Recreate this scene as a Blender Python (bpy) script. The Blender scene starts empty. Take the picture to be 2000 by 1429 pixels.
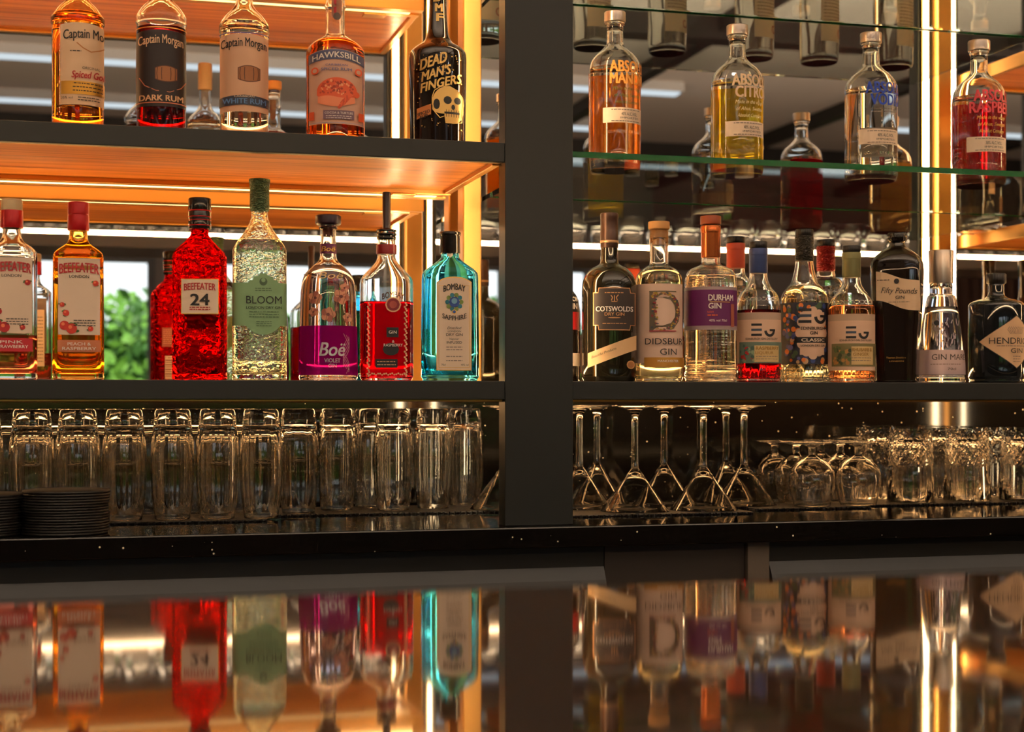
import bpy, math, random
from math import sin, cos, tan, atan, radians, degrees, pi, sqrt
random.seed(7)
SC = bpy.context.scene
COL = SC.collection

# ------------------------------------------------------------------ camera
TH = radians(15.27)          # the camera looks a little to the right of the shelf's normal
F = 3003.0                   # focal length in photo pixels
HY = 785.0                   # horizon row
D0 = 2.11                    # distance camera - shelf front plane (y = 0)
ZC = 1.12                    # camera height
cam = bpy.data.cameras.new('camera')
cam_o = bpy.data.objects.new('camera', cam)
COL.objects.link(cam_o)
cam.sensor_width = 36.0
cam.lens = F / 2000 * 36.0
cam.shift_y = (HY - 714.5) / 2000
cam.clip_start = 0.02
cam_o.location = (0, -D0, ZC)
cam_o.rotation_euler = (pi / 2, 0, -TH)
cam.dof.use_dof = True
cam.dof.focus_distance = 2.25
cam.dof.aperture_fstop = 5.6
SC.camera = cam_o

# ------------------------------------------------------------------ world, exposure
world = bpy.data.worlds.new('world')
SC.world = world
world.use_nodes = True
wn = world.node_tree
wn.nodes['Background'].inputs[0].default_value = (0.80, 0.90, 1.0, 1)
wn.nodes['Background'].inputs[1].default_value = 1.5
sun = bpy.data.lights.new('sun', 'SUN'); sun.energy = 5.0; sun.angle = 0.02; sun.color = (1.0, 0.95, 0.85)
sun_o = bpy.data.objects.new('sun', sun); COL.objects.link(sun_o); sun_o.rotation_euler = (radians(-52), 0, radians(12))   # shines over the roof onto the garden
SC.view_settings.view_transform = 'Standard'
SC.view_settings.look = 'None'
SC.view_settings.gamma = 1.0
SC.view_settings.use_curve_mapping = False
SC.view_settings.exposure = 0.5
cy = SC.cycles
cy.use_denoising = True
cy.max_bounces = 20
cy.transmission_bounces = 18
cy.glossy_bounces = 8
cy.diffuse_bounces = 3
cy.transparent_max_bounces = 12
cy.sample_clamp_indirect = 4.0
cy.blur_glossy = 0.3
cy.caustics_reflective = True
cy.caustics_refractive = True
LED_WARM = 36.0      # vertical strips
LED_SHELF = 3.0     # strips along the rear of the wooden shelves
LED_GANTRY = 38.0    # strip over the bar
CEIL_LAMP = 0.8
DOWNLIGHT = 90.0

# ------------------------------------------------------------------ measuring
def U(px, perp):                       # position along the wall of photo column px at depth perp
    return perp * tan(atan((px - 1000) / F) + TH)
def SCL(u, perp):                      # metres per photo pixel at that place
    return (u * sin(TH) + perp * cos(TH)) / F
def PHI(u, perp):
    return math.atan2(u, perp)
MIR = 2.58 - D0                        # y of the mirror face
Z_LOW = ZC + 0.030                     # shelf tops
Z_WOOD = ZC + 0.368
Z_GLASS = ZC + 0.364
Z_TOP = ZC + 0.722
Z_GTOP = ZC + 0.707
Z_CTR = ZC - 0.176

# ------------------------------------------------------------------ materials
MATS = {}
def newmat(name):
    m = bpy.data.materials.new(name); m.use_nodes = True
    MATS[name] = m
    return m, m.node_tree.nodes, m.node_tree.links
def pbr(name, col, rough=0.5, metal=0.0, coat=0.0, spec=0.5, trans=0.0, ior=1.45, bump=None, emit=None):
    m, N, L = newmat(name)
    b = N['Principled BSDF']
    b.inputs['Base Color'].default_value = (*col, 1)
    b.inputs['Roughness'].default_value = rough
    b.inputs['Metallic'].default_value = metal
    b.inputs['Coat Weight'].default_value = coat
    b.inputs['Coat Roughness'].default_value = 0.05
    b.inputs['Specular IOR Level'].default_value = spec
    b.inputs['IOR'].default_value = ior
    b.inputs['Transmission Weight'].default_value = trans
    if bump:
        add_bump(m, b, *bump)
    return m
def add_bump(m, b, kind, scale, strength, dist=0.001):
    N, L = m.node_tree.nodes, m.node_tree.links
    tc = N.new('ShaderNodeTexCoord')
    if kind == 'noise':
        t = N.new('ShaderNodeTexNoise'); t.inputs['Scale'].default_value = scale; t.inputs['Detail'].default_value = 4
        L.new(tc.outputs['Object'], t.inputs['Vector']); out = t.outputs[0]
    elif kind == 'voronoi':
        t = N.new('ShaderNodeTexVoronoi'); t.inputs['Scale'].default_value = scale
        L.new(tc.outputs['Object'], t.inputs['Vector']); out = t.outputs['Distance']
    elif kind == 'swirl':
        t = N.new('ShaderNodeTexWave'); t.wave_type = 'RINGS'; t.inputs['Scale'].default_value = scale
        t.inputs['Distortion'].default_value = 14; t.inputs['Detail'].default_value = 2; t.inputs['Detail Scale'].default_value = 1.5
        L.new(tc.outputs['Object'], t.inputs['Vector']); out = t.outputs[0]
    elif kind == 'streak':
        mp = N.new('ShaderNodeMapping'); mp.inputs['Scale'].default_value = (1, 1, 60)
        t = N.new('ShaderNodeTexNoise'); t.inputs['Scale'].default_value = scale
        L.new(tc.outputs['Object'], mp.inputs[0]); L.new(mp.outputs[0], t.inputs['Vector']); out = t.outputs[0]
    bp = N.new('ShaderNodeBump'); bp.inputs['Strength'].default_value = strength; bp.inputs['Distance'].default_value = dist
    L.new(out, bp.inputs['Height']); L.new(bp.outputs[0], b.inputs['Normal'])
def glassmat(name, col=(1, 1, 1), ior=1.48, rough=0.0, bump=None):
    m, N, L = newmat(name)
    N.remove(N['Principled BSDF'])
    g = N.new('ShaderNodeBsdfGlass')
    g.inputs['Color'].default_value = (*col, 1); g.inputs['IOR'].default_value = ior; g.inputs['Roughness'].default_value = rough
    L.new(g.outputs[0], N['Material Output'].inputs[0])
    if bump: add_bump(m, g, *bump)
    return m
def emit(name, col, s):
    m, N, L = newmat(name)
    N.remove(N['Principled BSDF'])
    e = N.new('ShaderNodeEmission'); e.inputs[0].default_value = (*col, 1); e.inputs[1].default_value = s
    L.new(e.outputs[0], N['Material Output'].inputs[0])
    return m
def srgb(r, g, b):
    f = lambda c: ((c / 255 + 0.055) / 1.055) ** 2.4 if c > 10 else c / 255 / 12.92
    return (f(r), f(g), f(b))

def wood_mat(name, c1, c2, c3, rough=0.32):
    m, N, L = newmat(name)
    b = N['Principled BSDF']
    tc = N.new('ShaderNodeTexCoord'); mp = N.new('ShaderNodeMapping')
    mp.inputs['Scale'].default_value = (1.2, 42, 42)
    L.new(tc.outputs['Object'], mp.inputs[0])
    n = N.new('ShaderNodeTexNoise'); n.inputs['Scale'].default_value = 1.6; n.inputs['Detail'].default_value = 6
    n.inputs['Distortion'].default_value = 0.4
    L.new(mp.outputs[0], n.inputs['Vector'])
    r = N.new('ShaderNodeValToRGB')
    r.color_ramp.elements[0].position = 0.3; r.color_ramp.elements[0].color = (*c1, 1)
    r.color_ramp.elements[1].position = 0.72; r.color_ramp.elements[1].color = (*c3, 1)
    e = r.color_ramp.elements.new(0.5); e.color = (*c2, 1)
    L.new(n.outputs[0], r.inputs[0]); L.new(r.outputs[0], b.inputs['Base Color'])
    b.inputs['Roughness'].default_value = rough
    b.inputs['Anisotropic'].default_value = 0.6
    return m
WOOD = wood_mat('wood_veneer', srgb(154, 84, 32), srgb(206, 122, 50), srgb(226, 152, 80))
FLOORM = wood_mat('floor_boards', srgb(60, 40, 28), srgb(90, 60, 40), srgb(110, 80, 55), 0.4)
CORKM = pbr('cork', srgb(205, 150, 90), 0.6, bump=('noise', 300, 0.3))

def granite():
    m, N, L = newmat('speckled_granite')
    b = N['Principled BSDF']
    tc = N.new('ShaderNodeTexCoord')
    v = N.new('ShaderNodeTexVoronoi'); v.inputs['Scale'].default_value = 75
    L.new(tc.outputs['Object'], v.inputs['Vector'])
    lt = N.new('ShaderNodeMath'); lt.operation = 'LESS_THAN'; lt.inputs[1].default_value = 0.10
    L.new(v.outputs['Distance'], lt.inputs[0])
    sp = N.new('ShaderNodeSeparateColor'); L.new(v.outputs['Color'], sp.inputs[0])
    gt = N.new('ShaderNodeMath'); gt.operation = 'GREATER_THAN'; gt.inputs[1].default_value = 0.45
    L.new(sp.outputs[0], gt.inputs[0])
    mu = N.new('ShaderNodeMath'); mu.operation = 'MULTIPLY'
    L.new(lt.outputs[0], mu.inputs[0]); L.new(gt.outputs[0], mu.inputs[1])
    n = N.new('ShaderNodeTexNoise'); n.inputs['Scale'].default_value = 260; n.inputs['Detail'].default_value = 3
    L.new(tc.outputs['Object'], n.inputs['Vector'])
    r = N.new('ShaderNodeValToRGB')
    r.color_ramp.elements[0].position = 0.45; r.color_ramp.elements[0].color = (0.003, 0.003, 0.003, 1)
    r.color_ramp.elements[1].position = 0.75; r.color_ramp.elements[1].color = (0.010, 0.009, 0.008, 1)
    L.new(n.outputs[0], r.inputs[0])
    mx = N.new('ShaderNodeMix'); mx.data_type = 'RGBA'
    L.new(mu.outputs[0], mx.inputs['Factor']); L.new(r.outputs[0], mx.inputs['A'])
    mx.inputs['B'].default_value = (0.75, 0.68, 0.5, 1)
    L.new(mx.outputs['Result'], b.inputs['Base Color'])
    b.inputs['Roughness'].default_value = 0.07
    b.inputs['Specular IOR Level'].default_value = 0.6
    return m
GRANITE = granite()
def brushed(name, col, rough):
    m = pbr(name, col, rough, 0.35)
    b = m.node_tree.nodes['Principled BSDF']
    add_bump(m, b, 'streak', 6, 0.08, 0.0005)
    return m
DARK = brushed('dark_powder_coated_metal', srgb(39, 41, 40), 0.42)
FASCIA = pbr('graphite_fascia', srgb(34, 35, 34), 0.4, 0.3)
FASCIA_LIGHT = pbr('satin_grey_metal', srgb(36, 39, 42), 0.32, 0.4)
BLACK = pbr('matt_black', (0.007, 0.0065, 0.006), 0.45)
BLACKGLOSS = pbr('gloss_black', (0.012, 0.010, 0.009), 0.12)
BRASS = pbr('brushed_brass', srgb(226, 168, 92), 0.30, 0.85)
GRILLE = pbr('black_rubber', (0.012, 0.012, 0.012), 0.5, bump=('voronoi', 260, 1.0, 0.002))
def mirror_mat():
    m, N, L = newmat('mirror_silver')
    N.remove(N['Principled BSDF'])
    g = N.new('ShaderNodeBsdfGlossy'); g.inputs['Color'].default_value = (0.80, 0.76, 0.70, 1); g.inputs['Roughness'].default_value = 0.0
    L.new(g.outputs[0], N['Material Output'].inputs[0])
    return m
MIRROR = mirror_mat()
SHELFGLASS = glassmat('clear_shelf_glass', (0.93, 0.97, 0.94), 1.5)
EDGEGLASS = pbr('green_glass_edge', srgb(20, 120, 60), 0.15, trans=0.5, ior=1.5)
def bartop():
    m, N, L = newmat('lacquered_bar_top')
    b = N['Principled BSDF']
    b.inputs['Base Color'].default_value = (0.055, 0.026, 0.012, 1)
    b.inputs['Roughness'].default_value = 0.04
    b.inputs['IOR'].default_value = 2.4
    b.inputs['Anisotropic'].default_value = 0.0
    return m
BARTOP = bartop()
LEDW = emit('warm_led_strip', (1.0, 0.74, 0.42), LED_WARM)
LEDS = emit('shelf_led_strip', (1.0, 0.60, 0.22), LED_SHELF)
LEDG = emit('gantry_led_strip', (1.0, 0.63, 0.34), LED_GANTRY)
UPL = emit('added_up_light', (1.0, 0.80, 0.62), 115.0)  # added fill on top of the gantry, brightens the ceiling in the mirror
LEDU = emit('added_shelf_light', (1.0, 0.56, 0.20), 48.0)  # added hidden glow on the shelf tops, lights wood and bottles from below
LEDL = emit('low_shelf_led', (1.0, 0.52, 0.20), 20.0)
LEDB = emit('added_bar_light', (1.0, 0.60, 0.28), 1.5)  # added hidden glow under the bar top, warms the bar body and glasses
LAMPC = emit('ceiling_light_tube', (0.72, 0.86, 1.0), CEIL_LAMP)
LAMPD = emit('downlight_lens', (1.0, 0.97, 0.95), DOWNLIGHT)
GLASS = glassmat('clear_glass', (0.985, 0.985, 0.975), 1.47)
TUMBLER = glassmat('tumbler_glass', (0.98, 0.97, 0.95), 1.5)
def film(name, r, g, b_):
    m, N, L = newmat(name)
    N.remove(N['Principled BSDF'])
    c = (*srgb(r, g, b_), 1)
    d = N.new('ShaderNodeBsdfDiffuse'); t = N.new('ShaderNodeBsdfTranslucent'); tr = N.new('ShaderNodeBsdfTransparent')
    for q in (d, t, tr): q.inputs['Color'].default_value = c
    a = N.new('ShaderNodeMixShader'); a.inputs[0].default_value = 0.55; L.new(d.outputs[0], a.inputs[1]); L.new(t.outputs[0], a.inputs[2])
    e = N.new('ShaderNodeMixShader'); e.inputs[0].default_value = 0.35; L.new(a.outputs[0], e.inputs[1]); L.new(tr.outputs[0], e.inputs[2])
    L.new(e.outputs[0], N['Material Output'].inputs[0])
    return m
LIQ = {}
def liquid(col, bump=None):
    k = tuple(col)
    if k not in LIQ:
        LIQ[k] = glassmat('spirit_liquid', col, 1.36)
    return LIQ[k]
GL = {}
def tglass(name, col, bump=None):
    if name not in GL:
        GL[name] = glassmat(name, col, 1.47, bump=bump)
    return GL[name]
INK = {}
def ink(r, g, b, metal=0.0, rough=0.5):
    k = (r, g, b, metal)
    if k not in INK:
        INK[k] = pbr('print_%d_%d_%d' % (r, g, b), srgb(r, g, b), 0.35 if metal else rough, metal)
    return INK[k]
CREAM = ink(238, 214, 190)
GOLD = ink(226, 178, 92, 0.8)

# ------------------------------------------------------------------ mesh collecting
class MB:
    def __init__(self): self.v = []; self.f = []; self.m = []; self.mats = []; self.sm = []
    def mi(self, m):
        if m not in self.mats: self.mats.append(m)
        return self.mats.index(m)
    def add(self, vs, fs, mat, smooth=False):
        o = len(self.v); k = self.mi(mat)
        self.v += [tuple(p) for p in vs]
        for f in fs:
            self.f.append(tuple(i + o for i in f)); self.m.append(k); self.sm.append(smooth)
    def box(self, x0, x1, y0, y1, z0, z1, mat):
        vs = [(x, y, z) for x in (x0, x1) for y in (y0, y1) for z in (z0, z1)]
        fs = [(0, 1, 3, 2), (4, 6, 7, 5), (0, 4, 5, 1), (2, 3, 7, 6), (0, 2, 6, 4), (1, 5, 7, 3)]
        self.add(vs, fs, mat)
    def prism(self, prof, x0, x1, mat):      # yz outline swept along x
        n = len(prof)
        vs = [(x0, y, z) for y, z in prof] + [(x1, y, z) for y, z in prof]
        fs = [tuple(range(n))[::-1], tuple(range(n, 2 * n))]
        fs += [(i, (i + 1) % n, n + (i + 1) % n, n + i) for i in range(n)]
        self.add(vs, fs, mat)
    def lathe(self, prof, mat, n=40, sec=None, flip=False, cx=0, cy_=0, cap0=True, cap1=True, fn=None):
        vs = []; fs = []
        for z, r in prof:
            for k in range(n):
                a = 2 * pi * k / n
                if sec:
                    asp, ex = sec(z)
                    c, s = cos(a), sin(a)
                    q = (abs(c) ** ex + abs(s) ** ex) ** (-1 / ex)
                    x, y = r * q * c, r * asp * q * s
                else:
                    x, y = r * cos(a), r * sin(a)
                if fn:
                    g = fn(a, z); x *= g; y *= g
                vs.append((x + cx, y + cy_, z))
        m = len(prof)
        for i in range(m - 1):
            for k in range(n):
                q = (i * n + k, i * n + (k + 1) % n, (i + 1) * n + (k + 1) % n, (i + 1) * n + k)
                fs.append(q)
        if cap0: fs.append(tuple(range(n))[::-1])
        if cap1: fs.append(tuple(range((m - 1) * n, m * n)))
        if flip: fs = [f[::-1] for f in fs]
        self.add(vs, fs, mat, True)
    def build(self, name, parent=None, bevel=0.0, loc=None, rz=0.0):
        me = bpy.data.meshes.new(name)
        me.from_pydata(self.v, [], self.f)
        for m in self.mats: me.materials.append(m)
        me.polygons.foreach_set('material_index', self.m)
        me.polygons.foreach_set('use_smooth', self.sm)
        me.update()
        o = bpy.data.objects.new(name, me)
        COL.objects.link(o)
        if parent: o.parent = parent
        if loc: o.location = loc
        o.rotation_euler.z = rz
        if bevel:
            b = o.modifiers.new('bevel', 'BEVEL'); b.width = bevel; b.segments = 2; b.limit_method = 'ANGLE'
        return o
def thing(name, label, cat, loc=(0, 0, 0), rz=0.0, group=None):
    o = bpy.data.objects.new(name, None); COL.objects.link(o)
    o.location = loc; o.rotation_euler.z = rz
    o['label'] = label; o['category'] = cat
    if group: o['group'] = group
    return o
def tag(o, label, cat, group=None):
    o['label'] = label; o['category'] = cat
    if group: o['group'] = group
    return o
def struct(name, mb, **k):
    o = mb.build(name, **k); o['kind'] = 'structure'; return o
def boxobj(name, x0, x1, y0, y1, z0, z1, mat, parent=None, bevel=0.0):
    m = MB(); m.box(x0, x1, y0, y1, z0, z1, mat); return m.build(name, parent, bevel)
def copy_tree(o, parent=None):
    c = o.copy(); COL.objects.link(c)
    if parent: c.parent = parent
    for ch in [q for q in bpy.data.objects if q.parent == o]:
        copy_tree(ch, c)
    return c

def mono(pts, n=5):
    """monotone cubic resampling of a profile [(z, r)]; a repeated z or a '!' third item keeps a corner"""
    out = []
    seg = []
    runs = [[pts[0]]]
    for p in pts[1:]:
        runs[-1].append(p)
        if len(p) > 2: runs.append([p])
    for run in runs:
        if len(run) < 2: continue
        P = [(q[0], q[1]) for q in run]
        N = len(P)
        t = [0]
        for i in range(1, N): t.append(t[-1] + max(1e-6, sqrt((P[i][0] - P[i - 1][0]) ** 2 + (P[i][1] - P[i - 1][1]) ** 2)))
        def tang(c):
            d = [(P[i + 1][c] - P[i][c]) / (t[i + 1] - t[i]) for i in range(N - 1)]
            m = [d[0]] + [0 if d[i - 1] * d[i] <= 0 else 2 * d[i - 1] * d[i] / (d[i - 1] + d[i]) for i in range(1, N - 1)] + [d[-1]]
            return m
        mz, mr = tang(0), tang(1)
        for i in range(N - 1):
            h = t[i + 1] - t[i]
            for k in range(n):
                s = k / n
                a, b_, c, d = 2 * s**3 - 3 * s**2 + 1, s**3 - 2 * s**2 + s, -2 * s**3 + 3 * s**2, s**3 - s**2
                out.append((a * P[i][0] + b_ * h * mz[i] + c * P[i + 1][0] + d * h * mz[i + 1],
                            a * P[i][1] + b_ * h * mr[i] + c * P[i + 1][1] + d * h * mr[i + 1]))
        out.append(P[-1])
    res = [out[0]]
    for p in out[1:]:
        if abs(p[0] - res[-1][0]) + abs(p[1] - res[-1][1]) > 1e-7: res.append(p)
    return res

TXT = {}
def text_geo(s, bold, shear):
    k = (s, bold, shear)
    if k not in TXT:
        c = bpy.data.curves.new('t', 'FONT'); c.body = s; c.size = 1.0; c.resolution_u = 3
        c.offset = bold; c.shear = shear; c.align_x = 'LEFT'
        o = bpy.data.objects.new('t', c)
        COL.objects.link(o)
        dg = bpy.context.evaluated_depsgraph_get()
        e = o.evaluated_get(dg)
        me = e.to_mesh()
        vs = [tuple(v.co) for v in me.vertices]; fs = [tuple(p.vertices) for p in me.polygons]
        e.to_mesh_clear()
        bpy.data.objects.remove(o); bpy.data.curves.remove(c)
        TXT[k] = (vs, fs)
    return TXT[k]

# ------------------------------------------------------------------ the bottle builder
class Bottle:
    """px: photo column of the axis; perp: distance; prof: [(row, half width)] read from top to base, in photo pixels"""
    def __init__(s, label, px, perp, zs, prof, glass=None, aspect=1.0, ex=2.0, neck_row=None, liq=None, fill=None,
                 rot=0.0, group=None, cat='bottle', opaque=False, seg=48, shellt=0.003, name='spirit_bottle'):
        s.u = U(px, perp); s.s = SCL(s.u, perp); s.perp = perp; s.zs = zs
        s.root = thing(name, label, cat, (s.u, perp - D0, zs), -PHI(s.u, perp) + radians(rot), group)
        s.aspect, s.ex = aspect, ex
        P = [(s.z(p[0]), p[1] * s.s) + tuple(p[2:]) for p in prof][::-1]
        rb = P[0][1]
        if P[0][0] > 0.004: P = [(0.004, rb)] + P
        else: P[0] = (0.004, rb)
        P = [(0.0, rb - 0.005, 1), (0.0, rb - 0.004), (0.0012, rb - 0.0012)] + P
        s.prof = mono(P, 4)
        s.neck = s.z(neck_row) if neck_row is not None else s.prof[-1][0]
        s.shoulder = s.neck - 0.03
        g = glass or GLASS
        m = MB()
        m.lathe(s.prof, g, seg, s.sec)
        if not opaque:
            inn = s.inner(shellt, 0.009)
            m.lathe(inn, g, seg, s.sec, flip=True)
        s.body = m.build('glass_body', s.root)
        if liq is not None and not opaque:
            zf = s.z(fill)
            q = [(z, r + 0.0004) for z, r in s.inner(shellt, 0.0088) if z < zf]
            q.append((zf, s.rad(zf) - shellt + 0.0004)); 
            l = MB(); l.lathe(q, liquid(liq), seg, s.sec)
            l.build('liquid', s.root)
    def z(s, row): return ZC + (HY - row) * s.s - s.zs
    def inner(s, t, base):
        q = [(z, r - t) for z, r in s.prof if base + 0.004 < z < s.prof[-1][0] - 0.004 and r - t > 0.003]
        r0 = q[0][1]
        return [(base, r0 - 0.008), (base + 0.001, r0 - 0.003)] + q
    def sec(s, z):
        if s.ex == 2.0 and s.aspect == 1.0: return 1.0, 2.0
        if z < s.shoulder: k = 1.0
        elif z > s.neck: k = 0.0
        else: k = (s.neck - z) / (s.neck - s.shoulder)
        return 1 + (s.aspect - 1) * k, 2 + (s.ex - 2) * k
    def rad(s, z):
        P = s.prof
        if z <= P[3][0]: return P[3][1]
        for i in range(3, len(P) - 1):
            if P[i][0] <= z <= P[i + 1][0]:
                t = (z - P[i][0]) / max(1e-9, P[i + 1][0] - P[i][0])
                return P[i][1] + t * (P[i + 1][1] - P[i][1])
        return P[-1][1]
    def mapp(s, x, z, lift, a0=None, back=False):
        r = s.rad(z); asp, ex = s.sec(z)
        sg = 1 if back else -1
        if a0 is not None:
            a = radians(a0) + x / r
            return ((r + lift) * sin(a), sg * (r + lift) * cos(a), z)
        xx = max(-0.995, min(0.995, x / r))
        y = r * asp * (1 - abs(xx) ** ex) ** (1 / ex)
        k = abs(xx) ** 4
        return (xx * (r + lift), sg * (y + lift), z)
    def cap(s, prof, mat, name='cap', ribs=0, seg=36):
        m = MB()
        P = [(s.z(p[0]), p[1] * s.s) + tuple(p[2:]) for p in prof][::-1]
        fn = (lambda a, z: 1 + 0.015 * (1 if int(a / (2 * pi) * ribs * 2) % 2 else -1)) if ribs else None
        m.lathe(P if len(P) < 3 else [(p[0], p[1]) for p in P], mat, 96 if ribs else seg, fn=fn)
        return m.build(name, s.root, 0.0006 if not ribs else 0)
    def rings(s, prof, mat, parent):
        m = MB()
        for row0, row1, hw in prof:
            m.lathe([(s.z(row1), hw * s.s), (s.z(row0), hw * s.s)], mat, 36)
        return m
    def label(s, name='label', text=None, back=False): return Art(s, name, back)

class Art:
    """prints and paper on a bottle; x in photo pixels from the bottle's axis, rows in photo pixels"""
    def __init__(s, b, name, back=False, a0=None):
        s.b = b; s.name = name; s.mb = MB(); s.layer = 0; s.extra = 0.0; s.a0 = a0; s.back = back
    def lay(s): return min(s.layer, 8) * 0.00012 + s.layer * 0.000005 + s.extra
    def up(s): s.extra += 0.00035; return s
    def pt(s, x, row, lift):
        return s.b.mapp(x * s.b.s, s.b.z(row), 0.0004 + lift, s.a0, s.back)
    def cols(s, x0, x1, top, bot, mat, nx=26, nz=10, lift=None):
        s.layer += 1
        lf = s.lay() if lift is None else lift
        ft = top if callable(top) else (lambda x: top)
        fb = bot if callable(bot) else (lambda x: bot)
        vs = []; fs = []
        for i in range(nx + 1):
            x = x0 + (x1 - x0) * i / nx
            t, b_ = ft(x), fb(x)
            for j in range(nz + 1):
                vs.append(s.pt(x, b_ + (t - b_) * j / nz, lf))
        for i in range(nx):
            for j in range(nz):
                a = i * (nz + 1) + j
                f = (a, a + nz + 1, a + nz + 2, a + 1)
                fs.append(f[::-1] if s.back else f)
        s.mb.add(vs, fs, mat, True)
        return s
    def disc(s, x, row, r, mat, ry=None, n=12):
        ry = ry or r
        return s.cols(x - r, x + r, lambda q: row - ry * sqrt(max(0, 1 - ((q - x) / r) ** 2)),
                      lambda q: row + ry * sqrt(max(0, 1 - ((q - x) / r) ** 2)), mat, n, 2)
    def frame(s, x0, x1, r0, r1, w, mat):
        s.cols(x0, x1, r0, r0 + w, mat, 16, 1); s.cols(x0, x1, r1 - w, r1, mat, 16, 1)
        s.cols(x0, x0 + w, r0, r1, mat, 1, 10); s.cols(x1 - w, x1, r0, r1, mat, 1, 10); return s
    def strokes(s, pts, w, mat):
        s.layer += 1; lf = s.lay()
        vs = []; fs = []
        for i in range(len(pts)):
            a = pts[max(0, i - 1)]; b = pts[min(len(pts) - 1, i + 1)]
            dx, dy = b[0] - a[0], b[1] - a[1]; l = sqrt(dx * dx + dy * dy) or 1
            nx, ny = -dy / l * w / 2, dx / l * w / 2
            vs.append(s.pt(pts[i][0] + nx, pts[i][1] + ny, lf)); vs.append(s.pt(pts[i][0] - nx, pts[i][1] - ny, lf))
        for i in range(len(pts) - 1): fs.append((2 * i, 2 * i + 1, 2 * i + 3, 2 * i + 2))
        s.mb.add(vs, fs, mat, True); return s
    def text(s, t, x, row, h, mat, w=None, bold=0.0, shear=0.0, arc=0.0, slope=0.0, rise=0.0006):
        """centred on x, cap height h (pixels), squeezed to width w"""
        s.layer += 1; lf = s.lay() + rise
        vs, fs = text_geo(t, 0.0, shear)
        if not vs: return s
        x0, x1 = min(v[0] for v in vs), max(v[0] for v in vs)
        k = h / 0.7
        kx = (w / (x1 - x0)) if w else k
        cx = (x0 + x1) / 2
        if s.back: fs = [f[::-1] for f in fs]
        w_ = h * bold * 1.3
        for q, (ox, oy) in enumerate([(0, 0)] if bold < 0.008 else [(-w_, -w_ * .5), (w_, -w_ * .5), (-w_, w_ * .5), (w_, w_ * .5)]):
            out = []
            for v in vs:
                dx = (v[0] - cx) * kx
                rr = row + h / 2 - v[1] * k + slope * dx
                if arc: rr += arc * (dx / ((w or (x1 - x0) * k) / 2)) ** 2
                if s.back: dx = -dx
                out.append(s.pt(x + dx + ox, rr + oy, lf + q * 0.00002))
            s.mb.add(out, fs, mat, False)
        return s
    def lines(s, x, rows, w, mat, h=1.2, seed=0):
        rnd = random.Random(seed)
        for r in rows:
            q = x - w / 2
            while q < x + w / 2:
                l = rnd.uniform(2.5, 7)
                s.cols(q, min(q + l, x + w / 2), r - h / 2, r + h / 2, mat, 2, 1); q += l + 1.3
        return s
    def done(s, label=None):
        o = s.mb.build(s.name, s.b.root)
        if label: o['label'] = label
        return o
# ------------------------------------------------------------------ the room
RX0, RX1, RY0, RY1, RZ1 = -4.5, 8.5, -7.9, 0.62, 2.80
WALLP = pbr('painted_wall', srgb(150, 138, 128), 0.8)
WALLR = pbr('oxblood_wall', srgb(120, 38, 30), 0.6)
CEILP = pbr('ceiling_paint', srgb(214, 206, 196), 0.85)
BEAMM = pbr('dark_beam', srgb(38, 34, 32), 0.5)
CURT = pbr('brown_curtain', srgb(120, 84, 66), 0.8)
m = MB(); m.box(RX0, RX1, RY0, RY1, -0.1, 0, FLOORM); struct('floor', m)
m = MB(); m.box(RX0, RX1, RY0, RY1, RZ1, RZ1 + 0.1, CEILP); struct('ceiling', m)
m = MB(); m.box(RX0, RX1, RY1, RY1 + 0.1, 0, RZ1, WALLP); struct('wall_back', m)
m = MB(); m.box(RX0 - 0.1, RX0, RY0, RY1, 0, RZ1, WALLP); struct('wall_left', m)
m = MB(); m.box(RX1, RX1 + 0.1, RY0, RY1, 0, RZ1, WALLP); struct('wall_right', m)
WINS = [(-1.9, 0.42), (0.62, 2.02), (2.5, 2.95), (3.35, 3.62), (5.45, 5.85)]
m = MB()
xs = [RX0] + [q for w in WINS for q in w] + [RX1]
for i in range(0, len(xs), 2):
    m.box(xs[i], xs[i + 1], RY0 - 0.15, RY0, 0, RZ1, WALLP)
for a, b in WINS:
    m.box(a, b, RY0 - 0.15, RY0, 0, 0.75, WALLP); m.box(a, b, RY0 - 0.15, RY0, 2.14, RZ1, WALLP)
struct('wall_front', m)
FRM = pbr('window_paint', srgb(120, 116, 112), 0.5)
for i, (a, b) in enumerate(WINS):
    m = MB()
    for x0, x1, z0, z1 in ((a, b, 0.75, 0.80), (a, b, 2.09, 2.14), (a, a + 0.05, 0.8, 2.09), (b - 0.05, b, 0.8, 2.09)):
        m.box(x0, x1, RY0 - 0.1, RY0 - 0.03, z0, z1, FRM)
    o = struct('window_%d' % (i + 1), m)
    g = MB(); g.box(a + 0.05, b - 0.05, RY0 - 0.07, RY0 - 0.062, 0.8, 2.09, glassmat('window_glass', (1, 1, 1), 1.01) if i == 0 else MATS['window_glass'])
    g.build('pane', o)
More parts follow.
